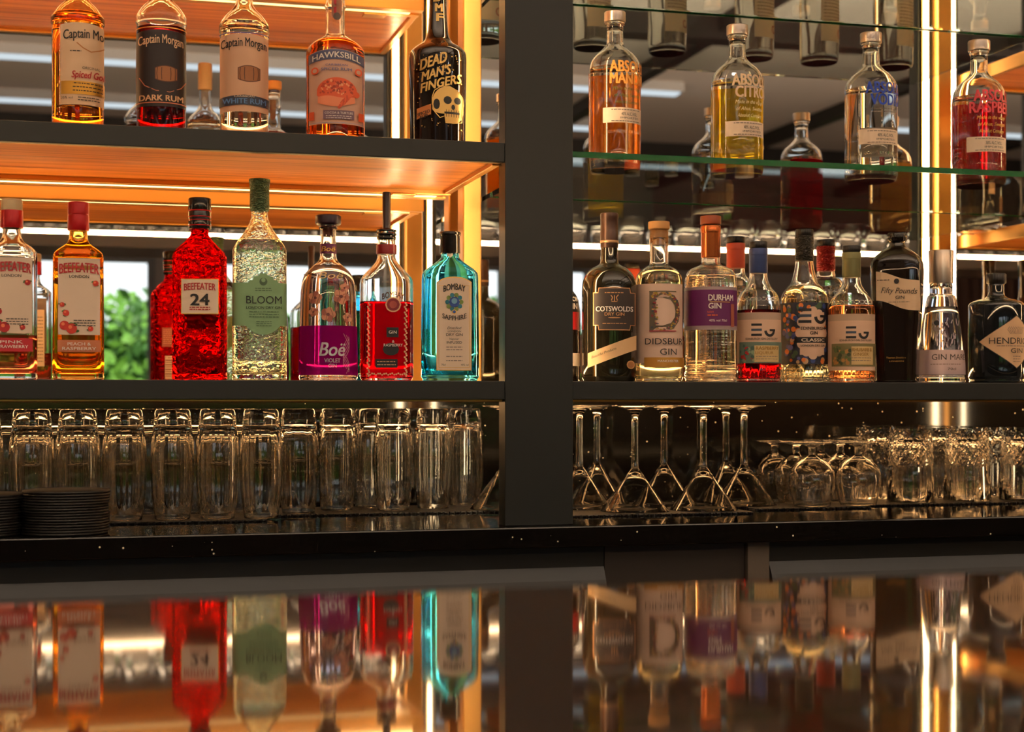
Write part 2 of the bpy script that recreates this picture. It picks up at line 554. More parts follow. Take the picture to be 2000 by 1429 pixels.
# terrace rail and garden beyond the windows
m = MB(); m.box(-4, 8, -9.1, -9.0, 0, 1.02, pbr('timber_rail', srgb(196, 150, 90), 0.6)); m.box(-4, 8, -9.14, -8.96, 1.02, 1.07, MATS['timber_rail'])
tag(m.build('terrace_rail'), 'honey-coloured timber rail outside the windows, seen in the mirror', 'railing')
LEAF = pbr('hedge_leaf', srgb(96, 150, 52), 0.6); LEAF2 = pbr('hedge_leaf_dark', srgb(52, 96, 34), 0.6)
m = MB(); rnd = random.Random(3)
for k in range(15000):
    x = rnd.uniform(-4, 8); z = rnd.uniform(0.2, 1.9 + 0.16 * sin(x * 2.1) + 0.1 * sin(x * 5.3)); y = rnd.uniform(-11.2, -10.4)
    s_ = rnd.uniform(0.03, 0.08); a = rnd.uniform(0, 6.28); t = rnd.uniform(-0.8, 0.8)
    dx, dz = s_ * cos(a), s_ * sin(a)
    m.add([(x - dx, y, z - dz), (x + dz * .5, y + t * s_, z - dx * .5), (x + dx, y, z + dz), (x - dz * .5, y - t * s_, z + dx * .5)], [(0, 1, 2, 3)], LEAF if k % 3 else LEAF2)
o = m.box(-4, 8, -11.3, -11.2, 0, 1.8, LEAF2)
o = tag(m.build('garden_hedge'), 'leafy green hedge outside the windows, seen blurred in the mirror', 'hedge'); o['kind'] = 'stuff'
m = MB(); m.box(-30, 30, -30, RY0 - 0.15, -0.3, 0, pbr('garden_ground', srgb(120, 130, 90), 0.9)); struct('ground', m)

# ceiling beams and lamps (all seen in the mirror)
for k, (y, w) in enumerate(((-6.35, 0.10), (-3.2, 0.12))):
    m = MB(); m.box(RX0, RX1, y - w / 2, y + w / 2, RZ1 - 0.10, RZ1, BEAMM); struct('ceiling_beam_%d' % (k + 1), m)
for k, x in enumerate((2.62, 4.05, 5.6)):
    m = MB(); m.box(x, x + 0.07, RY0, RY1 - 0.3, RZ1 - 0.07, RZ1, BEAMM); struct('ceiling_beam_%d' % (k + 3), m)
LAMP_HOUSE = pbr('lamp_housing', srgb(190, 190, 190), 0.4)
for k, (x0, x1, y, lab) in enumerate(((-2.6, 3.0, -4.55, 'long cool white ceiling batten above the left shelves in the mirror, nearest the bar'),
                                 (-2.6, 3.0, -5.65, 'long cool white ceiling batten in the mirror, halfway to the windows'),
                                 (-2.6, 6.5, -6.9, 'long cool white ceiling batten in the mirror, along the window wall'),
                                 (4.4, 6.6, -5.2, 'short cool white ceiling batten reflected behind the vodka bottles'))):
    t = thing('ceiling_batten', lab, 'ceiling light', ((x0 + x1) / 2, y, RZ1), group='ceiling battens')
    h = (x1 - x0) / 2
    q = MB(); q.box(-h, h, -0.05, 0.05, -0.05, 0, LAMP_HOUSE); q.build('housing', t)
    q = MB(); q.box(-h + 0.02, h - 0.02, -0.04, 0.04, -0.062, -0.05, LAMPC); q.build('light_tube', t)
for k, (x, y, lab) in enumerate(((3.28, -4.62, 'round recessed downlight reflected between the first two vodka bottles'),
                                 (1.92, -4.62, 'round recessed downlight reflected just left of the dark post'),
                                 (0.4, -3.6, 'round recessed downlight over the customer side'),
                                 (4.9, -4.0, 'round recessed downlight towards the right of the room'))):
    t = thing('downlight', lab, 'ceiling light', (x, y, RZ1), group='recessed downlights')
    q = MB(); q.lathe([(-0.012, 0.055), (-0.002, 0.06)], LAMP_HOUSE, 24); q.build('trim_ring', t)
    q = MB(); q.lathe([(-0.016, 0.042), (-0.0125, 0.042)], LAMPD, 24); q.build('lens', t)
# curtain folds by the right windows
m = MB(); n = 90; vs = []
for i in range(n + 1):
    x = 5.9 + 1.6 * i / n; y = -7.55 + 0.05 * sin(i * 1.1)
    vs += [(x, y, 0.02), (x, y, 2.3), (x, y - 0.02, 0.02), (x, y - 0.02, 2.3)]
fs = []
for i in range(n):
    a = 4 * i; fs += [(a, a + 4, a + 5, a + 1), (a + 2, a + 3, a + 7, a + 6), (a + 1, a + 5, a + 7, a + 3)]
m.add(vs, fs, CURT, True)
tag(m.build('curtain'), 'brown pleated curtain reflected at the right behind the round dark bottle', 'curtain')
m = MB(); m.box(3.7, 5.3, -6.9, -6.0, 0.05, 1.28, pbr('red_leather', srgb(84, 22, 18), 0.5)); 
m.box(3.7, 5.3, -6.2, -5.4, 0.05, 0.5, MATS['red_leather'])
tag(m.build('banquette', bevel=0.06), 'high-backed red banquette seen dimly in the mirror', 'banquette')

# ------------------------------------------------------------------ the back bar
POSTS = [(0.565, 0.666), (1.745, 1.845), (-0.66, -0.56)]
PLAB = ['tall dark metal post between the rum shelves and the vodka shelves', 'dark metal post past the right edge of the vodka shelves',
        'dark metal post at the far left end of the shelves']
for (a, b), lab in zip(POSTS, PLAB):
    t = thing('shelf_post', lab, 'post', ((a + b) / 2, 0.012, Z_CTR), group='posts of the back bar')
    h = (b - a) / 2
    q = MB(); q.box(-h, h, -0.012 - 0.004, 0.020, 0.0, 1.6, DARK); q.build('face_panel', t, bevel=0.0015)
    q = MB(); q.box(-0.016, 0.016, 0.022, 0.052, 0.006, 1.6, BRASS); q.build('front_upright', t, bevel=0.002)
    q = MB(); q.box(-0.016, 0.016, 0.385, 0.425, 0.207, 1.6, BRASS); q.build('rear_upright', t, bevel=0.002)
    for x, w in ((-h + 0.012, 0.011), (h - 0.018, 0.007)):
        q = MB(); q.box(x, x + w, 0.0205, 0.0285, 0.006, 1.6, LEDW); q.build('light_strip', t)
        q = MB()
        for e in (-0.003, w): q.box(x + e, x + e + 0.003, 0.0203, 0.0245, 0.006, 1.6, BRASS)
        q.build('light_channel', t)
# wooden shelves
def wood_shelf(x0, x1, ztop, lab, cutl=False):
    t = thing('wooden_shelf', lab, 'shelf', (0, 0, ztop), group='wood-bottomed shelves')
    zb = -0.028
    q = MB(); q.box(x0, x1, -0.002, 0.010, zb, 0.0, DARK); q.build('fascia', t, bevel=0.0012)
    q = MB(); q.box(x0 + 0.012, x1 - 0.012, 0.012, 0.335, zb + 0.005, -0.001, WOOD); q.build('wood_panel', t)
    for y0, y1, z0 in ((0.0105, 0.024, zb + 0.001), (0.336, 0.352, zb - 0.003), (0.372, 0.392, zb - 0.004)):
        q = MB(); q.box(x0, x1, y0, y1, z0, -0.001, BRASS); q.build('rail', t, bevel=0.0015)
    for x in (x0, x1 - 0.012):
        q = MB(); q.box(x, x + 0.012, 0.024, 0.336, zb - 0.001, -0.001, BRASS); q.build('side_rail', t, bevel=0.0015)
    q = MB(); q.box(x0 + 0.02, x1 - 0.02, 0.355, 0.368, zb - 0.003, zb + 0.010, LEDS); q.build('light_strip', t)
    q = MB(); q.box(x0 + 0.02, x1 - 0.02, 0.352, 0.372, zb + 0.0105, -0.001, BLACK); q.build('light_channel', t)
    q = MB(); q.box(x0 + 0.02, x1 - 0.02, 0.374, 0.388, 0.0, 0.004, LEDU); q.build('added_back_light', t)  # added strip, hidden by the shelf edge, lights the wood above
    for xx in (x0 + (x1 - x0) * 0.2, x1 - 0.10):
        q = MB(); q.box(xx, xx + 0.04, 0.325, 0.352, zb - 0.006, zb - 0.0035, BRASS); q.build('bracket', t, bevel=0.001)
    return t
wood_shelf(-0.56, 0.565, Z_WOOD, 'wood-bottomed shelf with dark edge that carries the rum bottles')
wood_shelf(-0.56, 0.565, Z_TOP, 'topmost wood-bottomed shelf, seen from below above the rum bottles')
wood_shelf(1.845, 2.8, Z_WOOD, 'wood-bottomed shelf right of the vodka shelves, lower one, seen in the mirror')
wood_shelf(1.845, 2.8, Z_TOP, 'wood-bottomed shelf right of the vodka shelves, upper one, seen in the mirror')
# low dark shelf
for x0, x1, lab in ((-0.56, 0.565, 'low dark metal shelf carrying the gin bottles left of the post'), (0.666, 1.745, 'low dark metal shelf carrying the gin bottles right of the post'),
                    (1.845, 2.8, 'low dark metal shelf in the bay beyond the right post')):
    t = thing('low_shelf', lab, 'shelf', (0, 0, Z_LOW), group='low dark shelves')
    q = MB(); q.box(x0, x1, -0.002, 0.010, -0.0265, 0, DARK); q.build('fascia', t, bevel=0.001)
    q = MB(); q.box(x0, x1, 0.010, MIR - 0.004, -0.02, -0.0005, FASCIA); q.build('board', t)
    q = MB(); q.box(x0, x1, 0.0105, 0.022, -0.0295, -0.0205, BRASS); q.build('rail', t, bevel=0.001)
    q = MB(); q.box(x0 + 0.02, x1 - 0.02, 0.430, 0.446, 0.0, 0.004, LEDU); q.build('added_back_light', t)  # added strip out of sight behind the bottles, lights them from below
    q = MB(); q.box(x0 + 0.005, x1 - 0.005, 0.385, 0.398, -0.0245, -0.0205, LEDL); q.build('light_strip', t)
# glass shelves
for z, lab in ((Z_GLASS, 'clear glass shelf with green edge under the vodka bottles'), (Z_GTOP, 'upper clear glass shelf with green edge above the vodka bottles')):
    t = thing('glass_shelf', lab, 'shelf', (0, 0, z), group='glass shelves')
    q = MB(); q.box(0.667, 1.744, 0.022, MIR - 0.008, -0.0085, 0, SHELFGLASS); q.build('glass_pane', t)
    q = MB(); q.box(0.667, 1.744, 0.019, 0.0219, -0.0085, 0, EDGEGLASS); q.build('front_edge', t)
    q = MB(); q.box(0.667, 1.744, MIR - 0.0079, MIR - 0.005, -0.0085, 0, EDGEGLASS); q.build('rear_edge', t)
# mirror
m = MB(); m.box(-0.7, 2.9, MIR, MIR + 0.006, Z_LOW - 0.019, 2.75, MIRROR)
tag(m.build('back_mirror'), 'large wall mirror behind all the bottle shelves', 'mirror')
m = MB(); m.box(-0.7, 2.9, MIR - 0.006, MIR - 0.0005, Z_LOW - 0.018, Z_LOW + 0.004, BRASS)
struct('trim_1', m)
m = MB()
m.box(-0.7, 2.9, MIR - 0.02, MIR + 0.02, Z_CTR + 0.0, Z_LOW - 0.0205, GRANITE)
tag(m.build('splashback'), 'polished black speckled stone splashback behind the glasses', 'splashback')
# counter
m = MB(); m.prism([(-0.032, 0.003), (-0.030, 0.0), (-0.030 + 0.0, -0.030), (MIR + 0.02, -0.030), (MIR + 0.02, 0.0), (-0.028, 0.0), ], 0, 1, GRANITE)
m = MB(); m.box(-0.95, 3.0, -0.030, MIR - 0.021, Z_CTR - 0.030, Z_CTR, GRANITE)
tag(m.build('worktop', bevel=0.002), 'polished black speckled stone worktop of the back bar', 'worktop')
# under the counter: three units
def under_unit(x0, x1, lab, kind):
    t = thing('underbar_unit', lab, 'cabinet', ((x0 + x1) / 2, 0, 0), group='units under the back bar')
    h = (x1 - x0) / 2
    zt = Z_CTR - 0.0305
    q = MB(); q.box(-h, h, 0.012, MIR - 0.03, 0.02, zt, BLACK); q.build('cabinet_body', t)
    if kind:
        q = MB()
        q.prism([(-0.006, zt - 0.001), (0.011, zt - 0.001), (0.011, zt - 0.066), (-0.006, zt - 0.066)], -h + 0.001, h - 0.001, FASCIA)
        q.build('fascia', t)
        q = MB(); q.prism([(-0.0065, zt - 0.030), (-0.0065, zt - 0.066), (-0.022, zt - 0.066), (-0.0215, zt - 0.060), (-0.017, zt - 0.048), (-0.011, zt - 0.038)], -h + 0.001, h - 0.001, FASCIA_LIGHT); q.build('pull_edge', t)
        q = MB(); q.box(-h + 0.002, h - 0.002, -0.010, 0.011, 0.12, zt - 0.072, BLACKGLOSS); q.build('door', t, bevel=0.002)
    else:
        q = MB(); q.box(-h + 0.001, h - 0.001, -0.004, 0.011, zt - 0.11, zt - 0.001, pbr('brown_black_panel', srgb(42, 36, 32), 0.5)); q.build('fascia', t, bevel=0.001)
        q = MB(); q.box(-h + 0.002, h - 0.002, -0.002, 0.011, 0.12, zt - 0.114, BLACK); q.build('door', t, bevel=0.002)
ua, ub, uc = U(1182, 2.1), U(1459, 2.1), U(1502, 2.1)
under_unit(-0.9, ua, 'long dark under-counter unit with a grey curved pull edge, left', True)
under_unit(ua, ub, 'plain flat dark panel unit under the counter, between the seam and the stone leg', False)
under_unit(uc, 2.9, 'dark under-counter unit with grey curved pull edge, right of the stone leg', True)
m = MB(); m.box(ub + 0.0005, uc - 0.0005, -0.012, MIR - 0.03, 0.0, Z_CTR - 0.0305, pbr('worn_stone', srgb(92, 84, 76), 0.35, bump=('noise', 120, 0.4)))
tag(m.build('stone_leg'), 'narrow speckled grey stone leg under the counter', 'support')

# ------------------------------------------------------------------ the customer bar: lacquered top under the camera, gantry over it
BT = ZC - 0.107
t = thing('customer_bar', 'glossy dark lacquered bar top in the foreground mirroring the bottles', 'bar counter', (0, 0, BT))
q = MB(); q.box(-2.5, 4.0, -D0 + 0.15, -D0 + 0.85, -0.035, 0, BARTOP); q.build('bar_top', t, bevel=0.003)
q = MB(); q.box(-2.4, 3.9, -D0 + 0.22, -D0 + 0.78, -BT, -0.036, pbr('dark_stained_wood', srgb(44, 30, 22), 0.5)); q.build('bar_body', t)
q = MB(); q.box(-2.3, 3.8, -D0 + 0.80, -D0 + 0.812, -0.042, -0.0355, LEDB); q.build('added_bar_strip', t)  # added strip out of sight below the bar edge, for warm reflections
# gantry
GY = -1.72
gz = ZC + 0.50
t = thing('bar_gantry', 'grey hanging gantry with a warm light strip over the customer bar, seen in the mirror', 'gantry', (0, 0, 0))
q = MB(); q.box(-2.6, 5.6, GY - 0.16, GY + 0.156, gz - 0.05, gz, pbr('gantry_paint', srgb(120, 112, 106), 0.5)); q.box(-2.6, 5.6, GY + 0.1561, GY + 0.1625, gz - 0.05, gz - 0.0145, MATS['gantry_paint']); q.box(-2.6, 5.6, GY + 0.1561, GY + 0.1625, gz - 0.0035, gz, MATS['gantry_paint']); q.build('beam', t)
q = MB(); q.box(-2.6, 5.6, GY + 0.1565, GY + 0.1605, gz - 0.014, gz - 0.004, LEDG); q.build('light_strip', t)
q = MB(); q.box(-2.6, 5.6, GY - 0.158, GY - 0.098, gz + 0.0005, gz + 0.004, UPL); q.build('added_up_strip', t)  # added strip facing up, only there to light the ceiling
for x in (-2.2, -0.3, 1.5, 3.3, 5.1):
    q = MB(); q.box(x - 0.01, x + 0.01, GY - 0.182, GY - 0.162, gz - 0.05, RZ1, BLACK); q.build('hanger', t)
# ------------------------------------------------------------------ glassware
def stemless_profile(H, pts, t, base):
    """upside-down tumbler: foot at the top"""
    return None
def tumbler_proto():
    H = 0.160
    t = thing('highball_glass', '', 'glass', (0, 0, 0))
    m = MB()
    # outer, from rim (z=0) up to the foot (z=H)
    out = mono([(0.0008, 0.0254), (0.02, 0.0285), (0.05, 0.0316), (0.085, 0.0326), (0.115, 0.0312), (0.133, 0.0286), (0.139, 0.0274, 1), (0.144, 0.0278), (0.152, 0.0270), (0.160, 0.0246), (0.162, 0.0225)], 4)
    inn = mono([(0.0008, 0.0238), (0.02, 0.0268), (0.05, 0.0298), (0.085, 0.0306), (0.112, 0.0288), (0.128, 0.0245), (0.135, 0.017), (0.1372, 0.004)], 4)
    def flute(a, z): return 1 - 0.034 * abs(sin(a * 8)) * min(1, max(0, (z - 0.008) / 0.02)) * min(1, max(0, (0.137 - z) / 0.01))
    m.lathe(out, TUMBLER, 108, cap0=False, fn=flute)
    m.lathe(inn, TUMBLER, 108, cap0=False, flip=True)
    n = 108; o = len(m.v)
    # rim ring
    vs = []
    for k in range(n):
        a = 2 * pi * k / n; vs.append((0.0246 * cos(a), 0.0246 * sin(a), 0.0))
    m.add(vs, [], TUMBLER, True)
    L = len(out) * n
    for k in range(n):
        k2 = (k + 1) % n
        m.f.append((k2, k, o + k, o + k2)); m.m.append(0); m.sm.append(True)
        m.f.append((L + k, L + k2, o + k2, o + k)); m.m.append(0); m.sm.append(True)
    g = m.build('tapered_body', t)
    return t
def ring_glass(name, out, inn, seg=48, fn=None, body='glass_body', extra=None):
    """open vessel stood on its rim; out and inn start at the rim"""
    t = thing(name, '', 'glass', (0, 0, 0))
    m = MB()
    m.lathe(out, TUMBLER, seg, cap0=False, fn=fn)
    m.lathe(inn, TUMBLER, seg, cap0=False, flip=True)
    L = len(out) * seg
    for k in range(seg):
        k2 = (k + 1) % seg
        m.f.append((k2, k, L + k, L + k2)); m.m.append(0); m.sm.append(True)
    m.build(body, t)
    return t
MATH = 0.003
def mat_obj(px0, px1, perp0, perp1, lab):
    a, b = U(px0, perp0), U(px1, perp0)
    t = MB()
    t.box(a, b, perp0 - D0, perp1 - D0, Z_CTR, Z_CTR + MATH, GRILLE)
    nx = int((b - a) / 0.009)
    for j in range(2):
        for i in range(nx):
            x = a + (i + 0.5) * (b - a) / nx; y = perp0 - D0 - 0.001 - 0.0
            t.box(x - 0.003, x + 0.003, y - 0.004, y + 0.001, Z_CTR, Z_CTR + MATH - 0.0015 * j, GRILLE)
    tag(t.build('bar_mat'), lab, 'bar mat', 'rubber bar mats')
mat_obj(-140, 522, 2.285, 2.53, 'black ribbed rubber mat under the left row of highball glasses')
mat_obj(535, 985, 2.375, 2.53, 'black ribbed rubber mat under the right half of the highball glasses')
mat_obj(1100, 1470, 2.243, 2.53, 'black rubber mat under the martini glasses')
mat_obj(1478, 1700, 2.305, 2.53, 'black rubber mat under the short-stemmed glasses')
mat_obj(1706, 2110, 2.345, 2.53, 'black rubber mat under the cut crystal tumblers')
def place(proto, used, px, perp, lab, group, rz=0.0, z=None):
    o = proto if not used[0] else copy_tree(proto)
    used[0] = True
    o.location = (U(px, perp), perp - D0, Z_CTR + MATH + 0.0003 if z is None else z); o.rotation_euler.z = rz
    o['label'] = lab; o['group'] = group
    return o
rnd = random.Random(5)
tp = tumbler_proto(); used = [False]
front = [(-38, 'cut by the left edge of the photo, front row'), (62, 'standing behind the coaster stack, front row'), (152, 'just right of the gap between the coaster stacks, front row'),
         (243, 'first one clear of the coasters, front row'), (337, 'fourth from the left in the front row'), (425, 'next-to-last of the front row, under the square red bottle'),
         (510, 'last of the front row, under the green-labelled bottle')]
for px, lab in front: place(tp, used, px, 2.325, 'upturned highball glass, ' + lab, 'highball glasses', rnd.uniform(0, 6))
back = [(583, 'darkest one beside the front row'), (658, 'under the violet bottle'), (724, 'half hidden behind its right neighbour'),
        (768, 'under the pourer bottle'), (846, 'under the blue bottle'), (908, 'last one before the post')]
BP = {583: 2.405, 658: 2.455, 724: 2.51, 768: 2.43, 846: 2.455, 908: 2.52}
for px, lab in back: place(tp, used, px, BP[px], 'upturned highball glass in the set-back row, ' + lab, 'highball glasses', rnd.uniform(0, 6))
for i, px in enumerate((15, 105, 197, 290, 381, 468)):
    place(tp, used, px, 2.44, 'upturned fluted highball glass in the back row, glimpsed between the %s front glasses' % ('first and second', 'second and third', 'third and fourth', 'fourth and fifth', 'fifth and sixth', 'sixth and last')[i] if 0 else
          'upturned highball glass in the back row, behind the gap %s' % ('at the photo edge', 'above the tall coaster stack', 'right of the coaster stack', 'under the mirrored red bottle', 'under the square red bottle', 'under the pale green-labelled bottle')[i],
          'highball glasses', rnd.uniform(0, 6))

# martini glasses stood on their rims
R = 0.0552
def cone(z): return R - (R - 0.0075) * z / 0.066
out = [(0.0005, R), (0.0012, R - 0.0005), (0.003, cone(0.003))] + [(z, cone(z)) for z in (0.015, 0.03, 0.045, 0.058, 0.0645)] + [(0.067, 0.0066), (0.072, 0.0060), (0.085, 0.0055), (0.110, 0.0052), (0.140, 0.0053), (0.150, 0.0058), (0.157, 0.0080), (0.161, 0.013), (0.1635, 0.021), (0.1655, 0.034), (0.1665, 0.036), (0.1672, 0.0355)]
inn = [(0.0005, R - 0.0013), (0.0015, R - 0.0028)] + [(z, cone(z) - 0.0021) for z in (0.006, 0.02, 0.035, 0.048)] + [(0.055, cone(0.055) - 0.0035), (0.059, 0.004), (0.060, 0.001)]
mg = ring_glass('martini_glass', out, inn, 56, body='bowl_and_stem'); used = [False]
for px, perp, lab in ((1132, 2.39, 'against the dark post, front row'), (1166, 2.50, 'behind the one by the post'), (1240, 2.30, 'in front, first complete one right of the post'), (1297, 2.42, 'behind, between the two complete front ones'),
                      (1374, 2.30, 'in front, under the purple-labelled bottle'), (1418, 2.50, 'half hidden behind the last two'), (1453, 2.388, 'last of the row, next to the short-stemmed glasses'), (984, 2.40, 'just left of the dark post')):
    place(mg, used, px, perp, 'upturned martini glass ' + lab, 'martini glasses')
# short-stemmed bowls
out = mono([(0.0006, 0.030), (0.010, 0.0325), (0.040, 0.0385), (0.056, 0.0370), (0.074, 0.024), (0.081, 0.0100), (0.084, 0.0066)], 4) + \
      mono([(0.086, 0.0062), (0.097, 0.0060), (0.100, 0.0095), (0.1025, 0.020), (0.104, 0.031), (0.1052, 0.0325), (0.106, 0.0315)], 3)
inn = mono([(0.0006, 0.0288), (0.010, 0.0312), (0.040, 0.0371), (0.055, 0.0355), (0.071, 0.0222), (0.077, 0.008), (0.078, 0.001)], 4)
sg = ring_glass('stemmed_glass', out, inn, 48, body='bowl_and_foot'); used = [False]
for px, perp, lab in ((1513, 2.48, 'leftmost, beside the last martini glass'), (1555, 2.415, 'second from the martini glasses, set back'), (1586, 2.338, 'in the middle of the front'),
                      (1604, 2.515, 'hidden behind the middle one'), (1641, 2.43, 'set back between the two front ones'), (1676, 2.34, 'rightmost, against the cut crystal')):
    place(sg, used, px, perp, 'upturned round short-stemmed glass, ' + lab, 'short-stemmed glasses')
# cut crystal tumblers
def crystal():
    H = 0.128; n = 96; R0 = 0.0415
    t = thing('crystal_tumbler', '', 'glass')
    m = MB(); nz = 44
    def rr(a, z):
        r = R0 - 0.0055 * (z / H)
        k = 6
        # diamonds in the upper half, long mitre cuts fanning to the rim below
        u_ = a * k / (2 * pi)
        if 0.062 < z < 0.122:
            v = (z - 0.062) / 0.060
            d1 = abs(((u_ + v) % 1) - 0.5) * 2; d2 = abs(((u_ - v) % 1) - 0.5) * 2
            g = max(0, 1 - d1 / 0.16) + max(0, 1 - d2 / 0.16)
            f1 = abs(((u_ * 4 + v * 4) % 1) - 0.5) * 2; f2 = abs(((u_ * 4 - v * 4) % 1) - 0.5) * 2
            r -= 0.0016 * min(1, g) + 0.0008 * (f1 + f2) * 0.5
        elif z > 0.006:
            v = (0.062 - z) / 0.062
            w = abs((u_ % 1) - 0.5) * 2
            c = abs(((u_ * 3 * (1 + 0.0 * v)) % 1) - 0.5) * 2
            r -= 0.0011 * max(0, 1 - c / 0.35) * (1 - max(0, v) ** 3) + 0.0006 * (1 - w)
        return r
    vs = []
    for j in range(nz + 1):
        z = 0.0006 + (H - 0.0016) * j / nz
        for k in range(n):
            a = 2 * pi * k / n; r = rr(a, z); vs.append((r * cos(a), r * sin(a), z))
    fs = [(j * n + k, j * n + (k + 1) % n, (j + 1) * n + (k + 1) % n, (j + 1) * n + k) for j in range(nz) for k in range(n)]
    fs.append(tuple(nz * n + k for k in range(n)))
    m.add(vs, fs, TUMBLER, False)
    inn = [(0.0006, R0 - 0.003), (0.05, R0 - 0.0052), (0.100, R0 - 0.0085), (0.108, 0.028), (0.110, 0.010)]
    L = len(m.v)
    m.lathe(inn, TUMBLER, n, cap0=False, flip=True)
    for k in range(n):
        k2 = (k + 1) % n
        m.f.append((k2, k, L + k, L + k2)); m.m.append(0); m.sm.append(True)
    m.build('cut_body', t)
    return t
cg = crystal(); used = [False]
for px, perp, lab in ((1779, 2.395, 'front row, nearest the stemmed glasses'), (1889, 2.395, 'front row, middle one'), (1998, 2.395, 'front row, cut by the right edge'),
                      (1712, 2.505, 'back row, behind the last stemmed glass'), (1832, 2.49, 'back row, behind the first gap'), (1944, 2.49, 'back row, behind the second gap')):
    place(cg, used, px, perp, 'upturned diamond-cut crystal tumbler, ' + lab, 'cut crystal tumblers', rnd.uniform(0, 1))

# coasters
EDGE = pbr('coaster_edge', srgb(70, 40, 26), 0.5)
def coaster():
    m = MB()
    m.lathe([(0.0, 0.0562), (0.0008, 0.0575), (0.0026, 0.0575), (0.0034, 0.0562)], BLACK, 48)
    return m.build('coaster')
c0 = coaster(); first = [False]
ORD = ['bottom', 'second', 'third', 'fourth', 'fifth', 'sixth', 'seventh', 'eighth', 'ninth', 'tenth', 'eleventh', 'twelfth', 'thirteenth', 'fourteenth', 'fifteenth', 'sixteenth']
for px, n_, where in ((127, 16, 'in the tall stack on the worktop'), (-42, 15, 'in the stack at the photo edge')):
    for k in range(n_):
        o = c0 if not first[0] else c0.copy()
        if first[0]: COL.objects.link(o)
        first[0] = True
        o.location = (U(px, 2.155) + rnd.uniform(-.0015, .0015) + (0.002 if k > 12 else 0), 2.155 - D0 + rnd.uniform(-.001, .001), Z_CTR + 0.0002 + k * 0.00365)
        nm = 'topmost' if k == n_ - 1 else ('bottom' if k == 0 else ORD[k] + ' from the bottom')
        tag(o, 'thin black round coaster, %s %s' % (nm, where), 'coaster', 'stacked coasters')

# glasses standing on the gantry, seen out of focus in the mirror
out = mono([(0.0, 0.030), (0.004, 0.033), (0.05, 0.040), (0.10, 0.043)], 3); 
m = MB(); m.lathe(out, TUMBLER, 24, cap1=False); m.lathe([(0.008, 0.028), (0.05, 0.038), (0.10, 0.0415)], TUMBLER, 24, cap1=False, flip=True)
n = 24; A = (len(out) - 1) * n; B_ = len(out) * n + 2 * n
for k in range(n):
    m.f.append((A + k, A + (k + 1) % n, B_ + (k + 1) % n, B_ + k)); m.m.append(0); m.sm.append(True)
g0 = m.build('rocks_glass'); first = [False]
for i in range(60):
    for j in range(2):
        o = g0 if not first[0] else g0.copy()
        if first[0]: COL.objects.link(o)
        first[0] = True
        o.location = (-0.75 + i * 0.097 + 0.03 * j, GY + 0.10 - 0.095 * j, gz + 0.0003)
        tag(o, 'rocks glass on the lit gantry above the customer bar, blurred in the mirror', 'glass', 'glasses along the gantry')
# ------------------------------------------------------------------ bottles, low shelf, left bay
G_RUM, G_GL, G_GR, G_VO = 'rum bottles on the upper wooden shelf', 'gin bottles left of the post', 'gin bottles right of the post', 'vodka bottles on the glass shelf'
RED = ink(170, 28, 30); DKRED = ink(120, 18, 26); BLK = ink(24, 22, 24); WHITE = ink(245, 236, 226); GREY = ink(120, 104, 96)
GREEN = ink(70, 104, 50); TAN = ink(222, 176, 134); ORANGE = ink(226, 96, 40); BLUE = ink(34, 66, 140); TEAL = ink(30, 110, 130)
P_L = 2.185
def square_gin(lab, px, caprow, base_hw, glass, liq, fill, capm, toprow, clearcap=False, lx=(-37, 40), rows=(507, 655), band=(665, 688), bandm=None, words=('', ''), seed=0, labm=CREAM):
    b = Bottle(lab, px, P_L, Z_LOW, [(caprow + 2, 17), (toprow, 17.5), (toprow + 12, 21), (toprow + 30, 42), (toprow + 37, 46.5), (toprow + 48, 47.5), (720, base_hw), (741, base_hw)],
               glass, 0.62, 7.0, toprow + 8, liq, fill, group=G_GL, rot=0)
    b.cap([(caprow, 18.5), (caprow + 3, 20.5), (caprow + 24, 20.5), (caprow + 25.5, 19.5), (caprow + 27, 20.5), (toprow - 12, 20.5), (toprow - 11, 20)], capm)
    a = b.label('label')
    a.cols(lx[0], lx[1], rows[0], rows[1], labm)
    cx = (lx[0] + lx[1]) / 2; w = lx[1] - lx[0]
    a.text('BEEFEATER', cx, rows[0] + 17, 19, RED, w * 0.92, 0.02, arc=4)
    a.text('LONDON', cx, rows[0] + 35, 5.5, BLK, w * 0.46, 0.01)
    rn = random.Random(seed)
    for qx, qy, r in ((lx[0] + 12, rows[1] - 18, 9), (lx[0] + 25, rows[1] - 12, 10), (lx[0] + 15, rows[1] - 42, 6), (lx[1] - 9, rows[0] + 48, 5.5), (lx[1] - 18, rows[1] - 12, 5), (lx[0] + 8, rows[1] - 58, 4.5)):
        for k in range(3):
            an = rn.uniform(0, 6.3); a.disc(qx + r * cos(an), qy + r * 0.9 * sin(an), r * 0.55, GREEN, r * 0.28, 8)
        a.disc(qx, qy, r, ink(200, 52, 34) if seed else RED); a.disc(qx - r * .25, qy - r * .3, r * 0.35, ink(236, 128, 84))
    a.lines(cx + 10, [rows[1] - 28, rows[1] - 23, rows[1] - 18], w * 0.52, BLK, 1.6, seed)
    if bandm:
        a.cols(lx[0], lx[1], band[0], band[1], bandm)
        a.up(); a.text(words[0], cx, band[0] + 7.5, 5.8, WHITE, w * 0.52, 0.01); a.text(words[1], cx, band[0] + 16.5, 5.8, WHITE, w * 0.76, 0.01)
    a.done()
    k = Art(b, 'back_label', True); k.cols(-30, 30, 540, 690, labm); k.lines(0, range(560, 680, 9), 52, GREY, 2.2, 4); k.done()
    return b
CREAMCAP = pbr('frosted_cap', srgb(236, 214, 170), 0.35, trans=0.3)
REDCAP = pbr('red_screw_cap', srgb(176, 20, 26), 0.3, 0.2)
